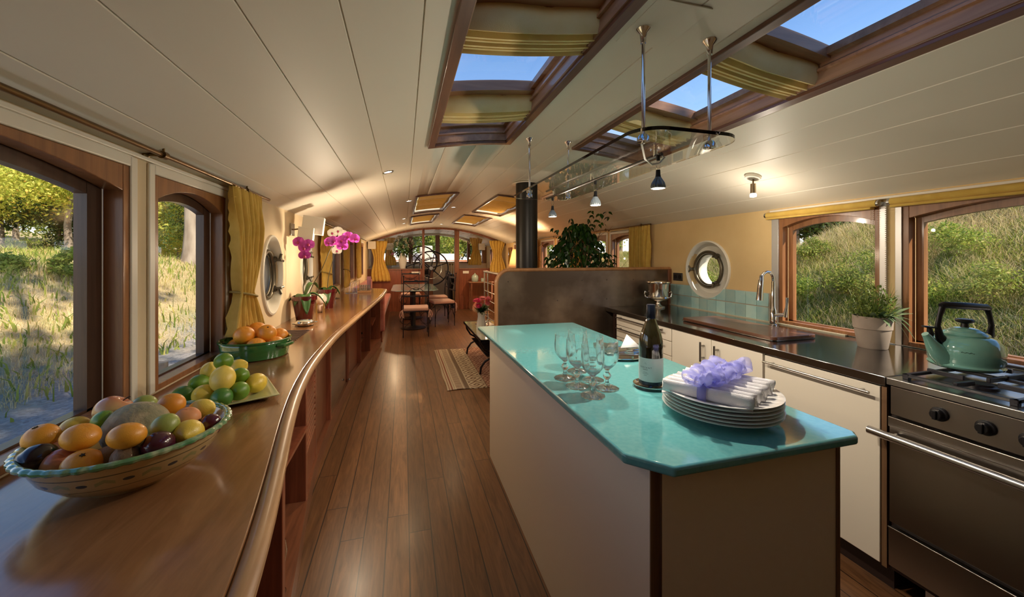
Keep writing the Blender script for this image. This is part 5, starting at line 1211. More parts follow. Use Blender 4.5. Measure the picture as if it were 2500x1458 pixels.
# downlights + their light
DL = [(-.115, 3.036), (.06, 4.85), (.738, 5.99), (.0, 7.0), (.0, 8.0), (.85, 9.2)]
dls = ['recessed ceiling downlight nearest the camera on the left', 'recessed downlight left of the covered skylights', 'recessed downlight between the covered skylights', 'recessed downlight beside the far left covered skylight, nearer', 'recessed downlight beside the far left covered skylight, farther', 'recessed downlight in front of the bulkhead arch']
for (x, y), lab in zip(DL, dls):
    t = thing('downlight', lab, 'downlight', (x, y, zc(x)), group='recessed ceiling downlights'); sl = -math.atan(2 * .41 * (x - .91) / 1.79 ** 2)
    t.rotation_euler = (0, -sl, 0)
    MB().lathe([(.030, -.003), (.042, -.004), (.044, .001), (.030, .001)], 28, cap=False).build('ring', CHROME, t)
    MB().lathe([(0, -.001), (.030, -.001)], 20, cap=False).build('lens', LENS, t)
# access panel
t = thing('access_panel', 'square cream hatch in the ceiling beside the near shelf rod', 'hatch', (.80, 1.10, zc(.80) - .003))
MB().box(-.075, .12, -.12, .12, -.0015, .003).build('panel', CREAM, t, bev=.001)
def lamp(name, loc, en, size=.06, col=(1, .80, .56), typ='POINT', rot=None, **kw):
    d = bpy.data.lights.new(name, typ); o = bpy.data.objects.new(name, d); COL.objects.link(o); o.location = loc; d.energy = en; d.color = col
    if typ == 'AREA': d.shape = 'DISK'; d.size = size
    else: d.shadow_soft_size = size
    if rot: o.rotation_euler = rot
    for k_, v_ in kw.items(): setattr(d, k_, v_)
    return o
LP_ = .5
for x, y in DL: lamp('downlight_glow', (x, y, zc(x) - .05), 26 * LP_, .03, col=(1, .72, .42), typ='SPOT', spot_size=R(140), spot_blend=.8)
for y in (1.255, 1.75, 2.33): lamp('shelf_bulb_glow', (.925, y, 1.640), 4.5, .012, col=(1, .84, .66)); lamp('shelf_spot_glow', (.925, y, 1.645), 9, .012, col=(1, .87, .70), typ='SPOT', spot_size=R(165), spot_blend=.6)
lamp('worktop_spot_glow', (2.25, 2.05, zz - .28), 3.2, .012, col=(1, .87, .70))
lamp('sconce_glow', (XL + .5, 3.50, 1.42), 9, .03)
for x in (-.2, 1.9): lamp('bulkhead_sconce_glow', (x, YB - 1.1, 1.35), 22 * LP_, .02, col=(1, .68, .38))
lamp('table_lamp_glow', (1.965, 6.5, 1.38), 90 * LP_, .05, col=(1, .66, .36))
# ================================================================ SALOON
# rug
def rug_mat():
    m, nt, b, n, l = base('woven_rug'); tc_ = n.new('ShaderNodeTexCoord'); s_ = n.new('ShaderNodeSeparateXYZ'); l.new(tc_.outputs['Object'], s_.inputs[0])
    x, y = s_.outputs[0], s_.outputs[1]
    r_ = n.new('ShaderNodeValToRGB'); r_.color_ramp.interpolation = 'CONSTANT'; e = r_.color_ramp.elements
    cr_, rd, br, rf = (.43, .35, .25, 1), (.22, .09, .06, 1), (.16, .11, .075, 1), (.20, .085, .06, 1)
    e[0].position = 0; e[0].color = cr_; e[1].position = .02; e[1].color = rd
    for p_, c_ in ((.03, cr_), (.045, rd), (.06, cr_), (.075, br), (.082, cr_), (.18, br), (.185, cr_), (.19, br), (.235, cr_), (.24, cr_), (.42, br), (.43, rf), (.9, cr_)):
        q = e.new(p_); q.color = c_
    l.new(mth(n, l, 'DIVIDE', x, 1.0), r_.inputs[0])
    # ticks
    wv = mth(n, l, 'LESS_THAN', mth(n, l, 'FRACT', mth(n, l, 'MULTIPLY', y, 36)), .42)
    bd = mth(n, l, 'MULTIPLY', mth(n, l, 'GREATER_THAN', x, .10), mth(n, l, 'LESS_THAN', x, .172)); c1 = mixc(n, l, mth(n, l, 'MULTIPLY', wv, bd), r_.outputs[0], (.13, .06, .045))
    fy = mth(n, l, 'ABSOLUTE', mth(n, l, 'SUBTRACT', mth(n, l, 'FRACT', mth(n, l, 'MULTIPLY', y, 4.6)), .5)); fx = mth(n, l, 'ABSOLUTE', mth(n, l, 'DIVIDE', mth(n, l, 'SUBTRACT', x, .33), .20))
    dm = mth(n, l, 'ADD', fy, fx); rg = mth(n, l, 'LESS_THAN', mth(n, l, 'ABSOLUTE', mth(n, l, 'SUBTRACT', mth(n, l, 'FRACT', mth(n, l, 'MULTIPLY', dm, 3.2)), .5)), .17)
    bd2 = mth(n, l, 'MULTIPLY', mth(n, l, 'GREATER_THAN', x, .25), mth(n, l, 'LESS_THAN', x, .415)); c2 = mixc(n, l, mth(n, l, 'MULTIPLY', rg, bd2), c1, (.14, .08, .055))
    fy3 = mth(n, l, 'ABSOLUTE', mth(n, l, 'SUBTRACT', mth(n, l, 'FRACT', mth(n, l, 'MULTIPLY', y, 7)), .5)); fx3 = mth(n, l, 'ABSOLUTE', mth(n, l, 'SUBTRACT', mth(n, l, 'FRACT', mth(n, l, 'MULTIPLY', x, 8)), .5))
    rg3 = mth(n, l, 'LESS_THAN', mth(n, l, 'ABSOLUTE', mth(n, l, 'SUBTRACT', mth(n, l, 'FRACT', mth(n, l, 'MULTIPLY', mth(n, l, 'ADD', fy3, fx3), 2.5)), .5)), .2)
    c3 = mixc(n, l, mth(n, l, 'MULTIPLY', rg3, mth(n, l, 'GREATER_THAN', x, .43)), c2, (.42, .28, .20))
    nz = n.new('ShaderNodeTexNoise'); nz.inputs['Scale'].default_value = 160; l.new(tc_.outputs['Object'], nz.inputs[0]); h = n.new('ShaderNodeHueSaturation'); l.new(c3, h.inputs['Color']); l.new(mth(n, l, 'MULTIPLY_ADD', nz.outputs[0], .8, .6), h.inputs['Value'])
    l.new(h.outputs[0], b.inputs['Base Color']); b.inputs['Roughness'].default_value = .95; b.inputs['Specular IOR Level'].default_value = .1; return m
t = thing('woven_rug', 'patterned woven rug with cream border under the coffee table', 'rug', (.435, 4.05, .001))
m = MB(); m.grid([[(x + .004 * math.sin(y * 9), y + .008 * math.sin(x * 11), .004 + .003 * math.sin(x * 13 + y * 7)) for x in [i * .05 for i in range(23)]] for y in [j * .05 for j in range(37)]]); m.build('pile', rug_mat(), t, solid=.006)
# coffee table
t = thing('coffee_table', 'low coffee table with glass top and crossed black iron legs', 'table', (1.07, 5.0, .008))
MB().box(-.225, .225, -.66, .66, .425, .437).build('glass_top', M('pale_green_top', (.50, .50, .36), .08, coat=1), t, bev=.003)
MB().box(-.225, -.215, -.66, .66, .410, .440).box(.215, .225, -.66, .66, .410, .440).box(-.225, .225, -.66, -.65, .410, .440).box(-.225, .225, .65, .66, .410, .440).build('iron_frame', IRON, t)
for y in (-.50, .50):
    for s_ in (-1, 1):
        pts = [(s_ * (-.21), y, .42), (s_ * -.20, y, .36), (s_ * -.15, y, .28), (s_ * -.04, y, .215), (s_ * .06, y, .19), (s_ * .14, y, .15), (s_ * .19, y, .08), (s_ * .20, y, .0)]
        MB().tube(pts, .013, 10).build('leg', IRON, t)
MB().box(-.12, .12, -.52, .52, .195, .205).build('lower_shelf', M('shelf_rattan', (.16, .11, .08), .7, col2=(.30, .22, .16), scale=60), t)
m = MB()
for k in range(20): m.cyl((-.13, -.52 + k * .055, .215), (.13, -.52 + k * .055, .215), .006, n=6)
m.build('shelf_rods', IRON, t)
o = MB().box(-.11, .11, -.15, .15, 0, .014).build('magazine', M('magazine_cover', (.20, .10, .07), .35, col2=(.30, .20, .14), scale=12), None, bev=.002); o.location = (1.10, 5.28, .447); o.rotation_euler = (0, 0, .15); tag(o, 'dark magazine lying on the coffee table beside the flower jug', 'magazine')
t = thing('flower_jug', 'white fluted jug with pink gerberas on the coffee table', 'vase', (.985, 5.02, .446))
MB().lathe([(0, 0), (.066, 0), (.068, .01), (.056, .10), (.046, .17), (.052, .215), (.056, .225), (.050, .225), (.042, .17), (0, .05)], 48, cap=False, fn=lambda a, q: 1 + .035 * math.sin(10 * a)).build('jug', WHITEC, t)
MB().tube([(.044, -.005, .19), (.085, -.01, .20), (.095, -.01, .14), (.062, 0, .07)], .007, 8).build('handle', WHITEC, t)
rnd = random.Random(3)
def gerbera(c, f, mt, r=.055):
    f = Vector(f).normalized(); u = f.orthogonal().normalized(); w = f.cross(u); c = Vector(c); m = MB()
    for ring, (q, ti) in enumerate(((1, .25), (.8, .5), (.55, .9))):
        for k in range(22):
            a = 2 * PI * (k + ring * .4) / 22; d = (u * math.cos(a) + w * math.sin(a) + f * ti * .5).normalized(); m.grid(blade(c, d, r * q * 1.1, .0095, 0, 5))
    o = m.build('flower_head', mt, t); MB().ball(tuple(c + f * .006), (.011, .011, .008), 10, 6).build('flower_centre', M('gerbera_eye', (.30, .14, .03), .8), o); return o
GP1 = leafmat('deep_pink_petals', (.72, .015, .12), (.82, .05, .22), tr=.2); GP2 = leafmat('light_pink_petals', (.85, .16, .22), (.90, .30, .34), tr=.2)
gerbera((-.045, -.06, .345), (-.15, -1, .3), GP1, .062); gerbera((.075, -.05, .375), (.3, -1, .35), GP2, .062); gerbera((.02, .0, .40), (0, -.4, 1), GP2, .055); gerbera((-.06, .03, .375), (-.3, -.3, 1), GP1, .05)
m = MB()
for i in range(150):
    a = rnd.uniform(0, 2 * PI); m.grid(blade((0, 0, .22), (math.cos(a), math.sin(a), rnd.uniform(.15, 1.3)), rnd.uniform(.09, .17), rnd.uniform(.006, .014), rnd.uniform(0, .04)))
for i in range(26): m.grid(blade((-.02, 0, .23), (-1, rnd.uniform(-.5, .3), rnd.uniform(.4, 1.2)), rnd.uniform(.16, .25), .0015, .05))
m.build('greenery', leafmat('bouquet_green', (.02, .07, .012), (.07, .16, .03)), t)
# dining table
t = thing('dining_table', 'frosted green glass dining table on two black pedestals', 'table', (.21, 8.55, 0))
tp = [(-.36, -.90), (.36, -.90), (.45, -.78), (.45, .80), (.38, .92), (-.38, .92), (-.45, .80), (-.45, -.78)]
m = MB().prism([(x, y, .735) for x, y in tp], (0, 0, .015)); m.build('glass_top', M('frosted_glass_top', (.36, .50, .46), .1, coat=1), t, bev=.003)
for y in (-.72, .55):
    MB().lathe([(0, 0), (.24, 0), (.245, .012), (.10, .03), (.045, .05), (.045, .70), (.09, .72), (.09, .735), (0, .735)], 40, c=(-.03, y, 0), cap=False).build('pedestal', BLACKM, t)
# chairs
def make_chair():
    t = thing('dining_chair', 'x', 'chair', (0, 0, 0)); w = .215; d = .20
    for sx in (-1, 1):
        MB().tube([(sx * w, -d, 0), (sx * w, -d, .46), (sx * (w - .002), -d - .01, .80), (sx * (w - .004), -d - .03, 1.05)], [.008, .0085, .0085, .008], 8).ball((sx * (w - .004), -d - .03, 1.062), .016, 10, 8).build('back_post', IRON, t)
        MB().tube([(sx * w, d, 0), (sx * w, d, .2), (sx * w, d, .44)], .008, 8).build('front_leg', IRON, t)
        for y0 in (-d, d):
            q = -1 if y0 > 0 else 1; m = MB()
            m.tube([(sx * w, y0 + q * .008 + q * (.10 - .10 * math.cos(a)) * .9, .16 + .20 * math.sin(a) * .95) for a in [PI / 2 * k / 8 for k in range(9)]], .0045, 6)
            m.tube([(sx * w, y0 + q * (.07 + .05 * (1 - k / 22) * math.cos(.55 * k)), .36 + .05 * (1 - k / 22) * math.sin(.55 * k)) for k in range(20)], .0035, 6); m.build('scroll', IRON, t)
        m = MB(); m.tube([(sx * w - sx * .04 - sx * .10 * math.sin(a), -d, .33 + .10 * math.cos(a)) for a in [2 * PI * k / 20 for k in range(15)]], .004, 6)
        m.tube([(sx * w - sx * .06 * (1 - math.cos(a)), d, .30 + .11 * math.sin(a)) for a in [PI * k / 12 for k in range(13)]], .004, 6)
        m.tube([(sx * w - sx * .13 * (1 - math.cos(a)), -d, .08 + .16 * math.sin(a)) for a in [PI / 2 * k / 10 for k in range(11)]], .004, 6); m.build('scroll', IRON, t)
    MB().tube([(-w, -d, .445), (w, -d, .445), (w, d, .445), (-w, d, .445)], .009, 8, closed=True).build('seat_frame', IRON, t)
    MB().box(-w, w, -d - .033, -d - .013, .955, .985).box(-w, w, -d - .022, -d - .004, .70, .725).ball((0, -d - .022, .988), (.03, .01, .012), 10, 6).build('back_rail', IRON, t)
    m = MB()
    for s_ in (-1, 1):
        m.tube([(s_ * w * .95, -d - .024, .955), (s_ * w * .45, -d - .02, .86), (0, -d - .018 - s_ * .006, .83), (-s_ * w * .35, -d - .018, .84), (-s_ * w * .95, -d - .012, .72)], .0045, 6)
    m.tube([(.045 * math.cos(a), -d - .026, .84 + .02 * math.sin(a)) for a in [2 * PI * k / 16 for k in range(16)]], .004, 6, closed=True); m.build('back_scrollwork', IRON, t)
    cu = MB().box(-w - .012, w + .012, -d - .01, d + .03, .452, .512).build('seat_cushion', PINK, t, bev=.022, seg=4)
    for sx in (-1, 1):
        m = MB(); b = Vector((sx * (w + .012), -d - .01, .48))
        for k in (-1, 1): m.tube([b + Vector((sx * .004 + k * .0, 0, 0)), b + Vector((sx * .022 + k * .012, -.02, -.03)), b + Vector((sx * .03 + k * .02, -.02, -.10)), b + Vector((sx * .01 + k * .03, -.015, -.14)), b + Vector((k * .014, -.01, -.07)), b], [.006, .009, .011, .009, .006, .006], 6, flat=.5)
        m.tube([b, b + Vector((0, -.02, -.08)), b + Vector((sx * .01, -.02, -.18))], [.006, .010, .012], 6, flat=.4); m.build('cushion_tie', PINK, cu)
    return t
ch = make_chair()
CH = [((.205, 7.12, 0), 0, 'wrought iron chair with pink cushion standing with its back to the galley'), ((.76, 8.05, 0), R(100), 'wrought iron chair on the aisle side of the dining table, nearer one'),
      ((.74, 8.95, 0), R(93), 'wrought iron chair on the aisle side of the dining table, farther one'), ((.16, 9.80, 0), R(180), 'wrought iron chair at the far head of the dining table')]
for i, (loc, rz, lab) in enumerate(CH):
    c = ch if i == 0 else copy_tree(ch); c.location = loc; c.rotation_euler = (0, 0, rz); c['label'] = lab; c['group'] = 'wrought iron dining chairs'
# bench
t = thing('upholstered_bench', 'long pinkish red upholstered bench along the left saloon wall', 'bench', (-.58, 8.4, 0))
RFAB = fabric('rose_red_fabric', (.42, .12, .10), .0, col2=(.50, .20, .16), scale=14)
MB().box(-.28, .24, -1.72, 1.6, .0, .38).build('bench_base', REDWD, t, bev=.004)
MB().box(-.28, .27, -1.66, 1.6, .385, .50).build('seat_cushion', RFAB, t, bev=.03, seg=4)
MB().box(-.285, -.16, -1.66, 1.6, .50, .86).build('back_cushion', RFAB, t, bev=.03, seg=4)
MB().box(-.28, .28, -1.80, -1.70, .18, .80).build('end_cushion', RFAB, t, bev=.03, seg=4)
# bulkhead details
def plate(label, x, z, w, nk):
    t = thing('switch_plate', label, 'switch', (x, YB - .002, z)); MB().box(-w / 2, w / 2, -.010, 0, -.035, .035).build('cover_plate', M('plate_white', (.66, .62, .56), .4), t, bev=.002)
    for k in range(nk): MB().box(-w / 2 + w * (k + .15) / nk, -w / 2 + w * (k + .85) / nk, -.014, -.009, -.022, .022).build('rocker', WHITE, t)
plate('switch plate on the left part of the mahogany bulkhead', .30, .98, .22, 3)
plate('white switch plate on the right part of the mahogany bulkhead', 1.60, .985, .16, 3)
t = thing('lily_vase', 'tall white vase with a large bunch of lilies on the bulkhead ledge', 'vase', (-.03, YB + .16, 1.09))
MB().box(-.35, .35, -.10, .12, -.02, .0).build('ledge', MAHO_X, t)
MB().lathe([(0, 0), (.065, 0), (.07, .01), (.10, .16), (.105, .24), (.075, .34), (.06, .38), (.065, .40), (.055, .40), (0, .3)], 36, cap=False).build('vase_body', WHITEC, t)
rnd = random.Random(8); m = MB(); fl = MB()
for i in range(330):
    a = rnd.uniform(0, 2 * PI); e = rnd.uniform(-.3, 1.4); d = Vector((math.cos(a) * math.cos(e), math.sin(a) * math.cos(e) * .6, math.sin(e)))
    c = Vector((0, 0, .46)) + d * rnd.uniform(.02, .22) * Vector((1, 1, 1.9)).z * .9; c.z = .40 + abs(c.z - .40) * .9
    m.grid(blade(c, d + Vector((rnd.uniform(-.6, .6), 0, rnd.uniform(-.9, .4))), rnd.uniform(.08, .20), .011, .04))
for i in range(24):
    a = rnd.uniform(0, 2 * PI); e = rnd.uniform(-.1, 1.2); d = Vector((math.cos(a) * math.cos(e), -abs(math.sin(a) * math.cos(e)), math.sin(e))); c = Vector((0, 0, .60)) + Vector((d.x * .27, d.y * .18, d.z * .24))
    for k in range(6):
        b = 2 * PI * k / 6; u = d.orthogonal().normalized(); w = d.cross(u); fl.grid(blade(c, d * .7 + u * math.cos(b) + w * math.sin(b), .07, .014, .01))
m.build('greenery', leafmat('lily_green', (.012, .045, .012), (.05, .12, .03)), t); fl.build('lilies', leafmat('lily_white', (.60, .58, .48), (.78, .74, .62)), t)
t = thing('side_table', 'small dark side table with jars against the bulkhead', 'table', (1.95, YB - .25, 0))
MB().box(-.32, .34, -.16, .16, .72, .745).build('table_top', MAHO_X, t, bev=.004)
for sx in (-.26, .28):
    for sy in (-.13, .13): MB().box(sx - .02, sx + .02, sy - .02, sy + .02, 0, .72).build('leg', MAHO, t)
CEL = M('celadon_glaze', (.36, .44, .36), .2, coat=.6)
t = thing('lidded_jar', 'pale green lidded jar on the side table', 'jar', (1.80, YB - .27, .746))
MB().lathe([(0, 0), (.07, 0), (.09, .03), (.092, .12), (.07, .17), (.05, .175), (0, .175)], 32, cap=False).build('jar_body', CEL, t)
MB().lathe([(.055, .176), (.05, .185), (.02, .195), (.012, .21), (.014, .225), (0, .23)], 24, cap=False).build('lid', CEL, t)
t = thing('round_box', 'low pale green pot beside the lidded jar on the side table', 'pot', (2.02, YB - .27, .746)); MB().lathe([(0, 0), (.06, 0), (.065, .02), (.063, .09), (0, .092)], 28, cap=False).build('pot_body', CEL, t)
# floor lamp
t = thing('floor_lamp', 'cream cone-shaped floor lamp beside the stovepipe', 'lamp', (1.965, 6.5, 0))
MB().lathe([(0, 0), (.15, 0), (.15, .015), (.02, .03), (.012, .05), (.012, 1.2), (0, 1.2)], 28, cap=False).build('stand', BRASS, t)
MB().lathe([(.20, 1.20), (.13, 1.53)], 36, cap=False).build('lamp_shade', fabric('shade_cream', (.78, .62, .44), .4), t, solid=.003)
# picture/mirror on bulkhead right
t = thing('wall_mirror', 'small framed mirror on the right wall by the bulkhead', 'mirror', (XR - .01, 9.75, 1.42)); MB().box(-.02, .008, -.16, .16, -.22, .22).build('frame', MAHO, t, bev=.004); MB().box(-.024, -.02, -.12, .12, -.17, .17).build('mirror_glass', CHROME, t)
# wheelhouse: wheel etc
def wheel(label, x, y, z, r, n_sp, mt):
    t = thing('steering_wheel', label, 'steering wheel', (x, y, z))
    MB().tube([(r * math.cos(a), 0, r * math.sin(a)) for a in [2 * PI * k / 48 for k in range(48)]], .019, 10, closed=True).build('outer_rim', mt, t)
    MB().tube([(r * .62 * math.cos(a), 0, r * .62 * math.sin(a)) for a in [2 * PI * k / 40 for k in range(40)]], .012, 8, closed=True).build('inner_ring', STEEL, t)
    for k in range(n_sp): a = 2 * PI * (k + .3) / n_sp; MB().tube([(0, 0, 0), (r * math.cos(a), 0, r * math.sin(a))], [.016, .011], 8).build('spoke', mt, t)
    MB().tube([(0, -.04, 0), (0, .05, 0)], .05, 16).build('hub', STEEL, t)
    MB().box(-.06, .06, .05, .20, -z, .05).build('wheel_stand', MAHO, t, bev=.01)
wheel('large dark steering wheel behind the glazed bulkhead', .73, 10.95, 1.08, .47, 6, IRON)
wheel('second steering wheel farther inside the wheelhouse, higher and left', .50, 11.75, 1.25, .46, 6, IRON)
t = thing('engine_telegraph', 'dark engine control pedestal with levers beside the steering wheel', 'control pedestal', (1.24, 10.70, 0))
MB().lathe([(0, 0), (.12, 0), (.07, .05), (.055, .5), (.10, .66), (.12, .80), (.09, .92), (0, .94)], 28, cap=False).build('pedestal', BLACKM, t)
for s_ in (-.03, .04): MB().tube([(s_, -.1, .85), (s_, -.13, 1.05), (s_, -.10, 1.18)], .012, 8).ball((s_, -.10, 1.19), .025, 10, 8).build('lever', BRASS, t)
t = thing('wheelhouse_console', 'pale instrument console under the wheelhouse windows', 'console', (.55, 12.5, 0)); MB().box(-.9, .65, -.3, .3, 0, 1.08).box(-.9, .65, -.34, .3, 1.08, 1.12).build('console_body', CREAMW, t, bev=.01)
MB().box(-.5, .2, -.345, -.32, .85, 1.0).build('instrument_panel', BLACKM, t)
t = thing('cabin_bench', 'cream seat in the wheelhouse at the right windows', 'bench', (2.2, 11.8, 0)); MB().box(-.45, .35, -.8, .8, 0, .45).build('seat_base', CREAMW, t, bev=.01); MB().box(-.45, .35, -.8, .8, .45, .55).build('seat_cushion', PINK, t, bev=.03)
# ================================================================ OUTSIDE
rng = np.random.default_rng(7)
def sm(a, b, x): x = np.clip((x - a) / (b - a), 0, 1); return x * x * (3 - 2 * x)
def vnoise(x, y, s, seed=0):
    return np.array([mnoise.noise(Vector((a * s + seed, b * s, seed * 1.7))) for a, b in zip(np.ravel(x), np.ravel(y))]).reshape(np.shape(x))
def hl(x, y):     # bank on the left
    s_ = -x - 1.5; return .22 + 1.10 * sm(1.0, 4.6, s_) + np.maximum(0, s_ - 6) * .09 + vnoise(x, y, .5, 3) * .10 + vnoise(x, y, 1.7, 5) * .03
def hr(x, y):     # hill on the right
    s_ = x - 7.6; cap = np.clip(1.5 + (7.7 - y) * .85, 1.4, 7.0)
    h = np.maximum(-.35, .1 + .62 * s_); h = np.where(h < cap, h, cap + (h - cap) * .05); return h + vnoise(x, y, .5, 3) * .16 + vnoise(x, y, 1.7, 5) * .06
def terrain(name, label, cat, hf, x0, x1, y0, y1, nx, ny, mat, amp):
    X, Y = np.meshgrid(np.linspace(x0, x1, nx), np.linspace(y0, y1, ny)); Z = hf(X, Y)
    V = np.stack([X, Y, Z], -1).reshape(-1, 3); F2 = [(j * nx + i, j * nx + i + 1, (j + 1) * nx + i + 1, (j + 1) * nx + i) for j in range(ny - 1) for i in range(nx - 1)]
    me = bpy.data.meshes.new(name); me.from_pydata([tuple(v) for v in V], [], F2); me.update(); me.materials.append(mat); me.polygons.foreach_set('use_smooth', [True] * len(F2))
    o = bpy.data.objects.new(name, me); COL.objects.link(o); tag(o, label, cat, kind='structure'); return o
def ground_mat(name, left):
    m, nt, b, n, l = base(name); tc_ = n.new('ShaderNodeTexCoord'); s_ = n.new('ShaderNodeSeparateXYZ'); l.new(tc_.outputs['Object'], s_.inputs[0])
    n1 = n.new('ShaderNodeTexNoise'); n1.inputs['Scale'].default_value = .9; n1.inputs['Detail'].default_value = 6; l.new(tc_.outputs['Object'], n1.inputs[0])
    n2 = n.new('ShaderNodeTexNoise'); n2.inputs['Scale'].default_value = 22; n2.inputs['Detail'].default_value = 5; l.new(tc_.outputs['Object'], n2.inputs[0])
    g1 = mixc(n, l, n2.outputs[0], (.30, .22, .11), (.68, .54, .30)); g2 = mixc(n, l, n2.outputs[0], (.12, .17, .03), (.34, .34, .10))
    r_ = n.new('ShaderNodeMapRange'); r_.inputs[1].default_value = .52 if left else .42; r_.inputs[2].default_value = .70 if left else .6; l.new(n1.outputs[0], r_.inputs[0]); c = mixc(n, l, r_.outputs[0], g1, g2)
    if left:
        v = n.new('ShaderNodeTexVoronoi'); v.inputs['Scale'].default_value = 45; l.new(tc_.outputs['Object'], v.inputs[0]); gr = mixc(n, l, v.outputs['Color'], (.22, .20, .19), (.42, .38, .34))
        q = mth(n, l, 'ADD', s_.outputs[0], mth(n, l, 'MULTIPLY', n1.outputs[0], 2.6)); rr = n.new('ShaderNodeMapRange'); rr.inputs[1].default_value = -2.2; rr.inputs[2].default_value = -1.4; l.new(q, rr.inputs[0]); c = mixc(n, l, rr.outputs[0], c, gr)
    l.new(c, b.inputs['Base Color']); b.inputs['Roughness'].default_value = 1; b.inputs['Specular IOR Level'].default_value = .1
    bp = n.new('ShaderNodeBump'); bp.inputs['Strength'].default_value = .8; bp.inputs['Distance'].default_value = .03; l.new(n2.outputs[0], bp.inputs['Height']); l.new(bp.outputs[0], b.inputs['Normal']); return m
terrain('river_bank', 'gravel path and dry grassy bank outside the left windows', 'ground', hl, -40, -1.5, -10, 45, 130, 150, ground_mat('left_ground', True), .10)
terrain('hillside', 'steep grassy hillside across the water outside the right windows', 'hill', hr, 5.0, 36, -8, 42, 110, 150, ground_mat('right_ground', False), .22)
o = MB().box(1.2 + 1.7, 40, -12, 60, -.15, .12).build('river_water', M('water', (.05, .05, .03), .04, spec=.6, bump=.06, bscale=4), None, smooth=False); tag(o, 'calm greenish brown water beside the boat', 'water', kind='structure')
o = MB().box(-14, 30, 44, 60, -.2, .9).build('far_bank', ground_mat('far_ground', False), None, smooth=False); tag(o, 'distant bank beyond the bow', 'ground', kind='structure')
t = thing('foredeck', 'pale sunlit foredeck beyond the wheelhouse windows', 'deck', (.9, 16, 0), kind='structure')
m = MB(); m.prism([(-1.9, -2.9, .6), (1.9, -2.9, .6), (1.6, 2, .6), (.7, 5, .6), (-.7, 5, .6), (-1.6, 2, .6)], (0, 0, .45)); m.box(-1.2, 1.2, -2.0, 1.5, 1.05, 1.22); m.build('deck_plate', M('deck_paint', (.62, .55, .44), .6), t, bev=.02)
m = MB(); m.box(-.2, .35, 1.8, 2.3, 1.05, 1.9); m.build('anchor_winch', M('winch_paint', (.55, .50, .42), .5), t, bev=.03)
t = thing('moored_boat', 'orange and white moored boat ahead of the bow', 'boat', (.9, 19.6, .3), .3)
MB().prism([(-3, -1.2, 0), (3, -1.2, 0), (4, 0, 0), (3, 1.2, 0), (-3, 1.2, 0)], (0, 0, .9)).build('hull', M('boat_orange', (.55, .12, .04), .4), t, bev=.05)
MB().box(-2.5, 1.5, -.9, .9, .9, 1.25).build('cabin', M('boat_white', (.75, .72, .66), .4), t, bev=.05)
# blades
def blades(name, label, hf, N, box, hmin, hmax, mat, w=.012, dens=None, ns=.8, near=None):
    x = rng.uniform(box[0], box[1], N * 3); y = rng.uniform(box[2], box[3], N * 3)
    p = vnoise(x, y, ns, 9) * .9 + .55
    if dens is not None: p = p * dens(x, y)
    k = rng.random(N * 3) < p; x = x[k][:N]; y = y[k][:N]; n_ = len(x)
    z = hf(x, y)
    cl = vnoise(x, y, 1.3, 21); h = (hmin + (hmax - hmin) * rng.random(n_) ** 1.6) * (1 + .5 * cl)
    a = rng.uniform(0, 2 * PI, n_); ln = rng.uniform(.15, .9, n_) * h; th = rng.uniform(0, PI, n_); dx, dy = np.cos(th) * w, np.sin(th) * w
    b0 = np.stack([x - dx, y - dy, z - .05], 1); b1 = np.stack([x + dx, y + dy, z - .05], 1)
    mx, my, mz = x + np.cos(a) * ln * .35, y + np.sin(a) * ln * .35, z + h * .62
    m0 = np.stack([mx + dx * .7, my + dy * .7, mz], 1); m1 = np.stack([mx - dx * .7, my - dy * .7, mz], 1)
    tx, ty, tz = x + np.cos(a) * ln, y + np.sin(a) * ln, z + h
    t0 = np.stack([tx + dx * .2, ty + dy * .2, tz], 1); t1 = np.stack([tx - dx * .2, ty - dy * .2, tz], 1)
    q = np.stack([b0, b1, m0, m1, t0, t1], 1).reshape(-1, 3); i6 = np.arange(n_)[:, None] * 6
    f = np.concatenate([i6 + np.array([[0, 1, 2, 3]]), i6 + np.array([[3, 2, 4, 5]])], 1).reshape(-1, 4)
    o = faces4(name, q, f, mat); tag(o, label, 'grass', kind='stuff'); return o
GD = leafmat('dry_grass', (.50, .38, .16), (.92, .76, .44), (.42, .44, .12), tr=.35, rough=.7); GG = leafmat('green_grass', (.12, .20, .025), (.40, .44, .09), (.62, .50, .16), tr=.4, rough=.7)
blades('dry_grass', 'long dry straw-coloured grass covering the right hillside', hr, 260000, (7.3, 14.5, 0, 17), .06, .30, GD, .0045)
blades('green_grass', 'green weeds growing low on the right hillside by the water', hr, 150000, (7.1, 12.5, 0, 17), .05, .26, GG, .006, dens=lambda x, y: 1.25 - .17 * (x - 7.2), ns=.6)
blades('dry_grass', 'short dry grass on the left bank', hl, 190000, (-13, -2.9, 3.5, 20), .02, .10, GD, .003, ns=.5)
blades('green_grass', 'green tufts scattered on the left bank', hl, 26000, (-15, -2.7, 3, 26), .04, .20, GG, .012, ns=.45)
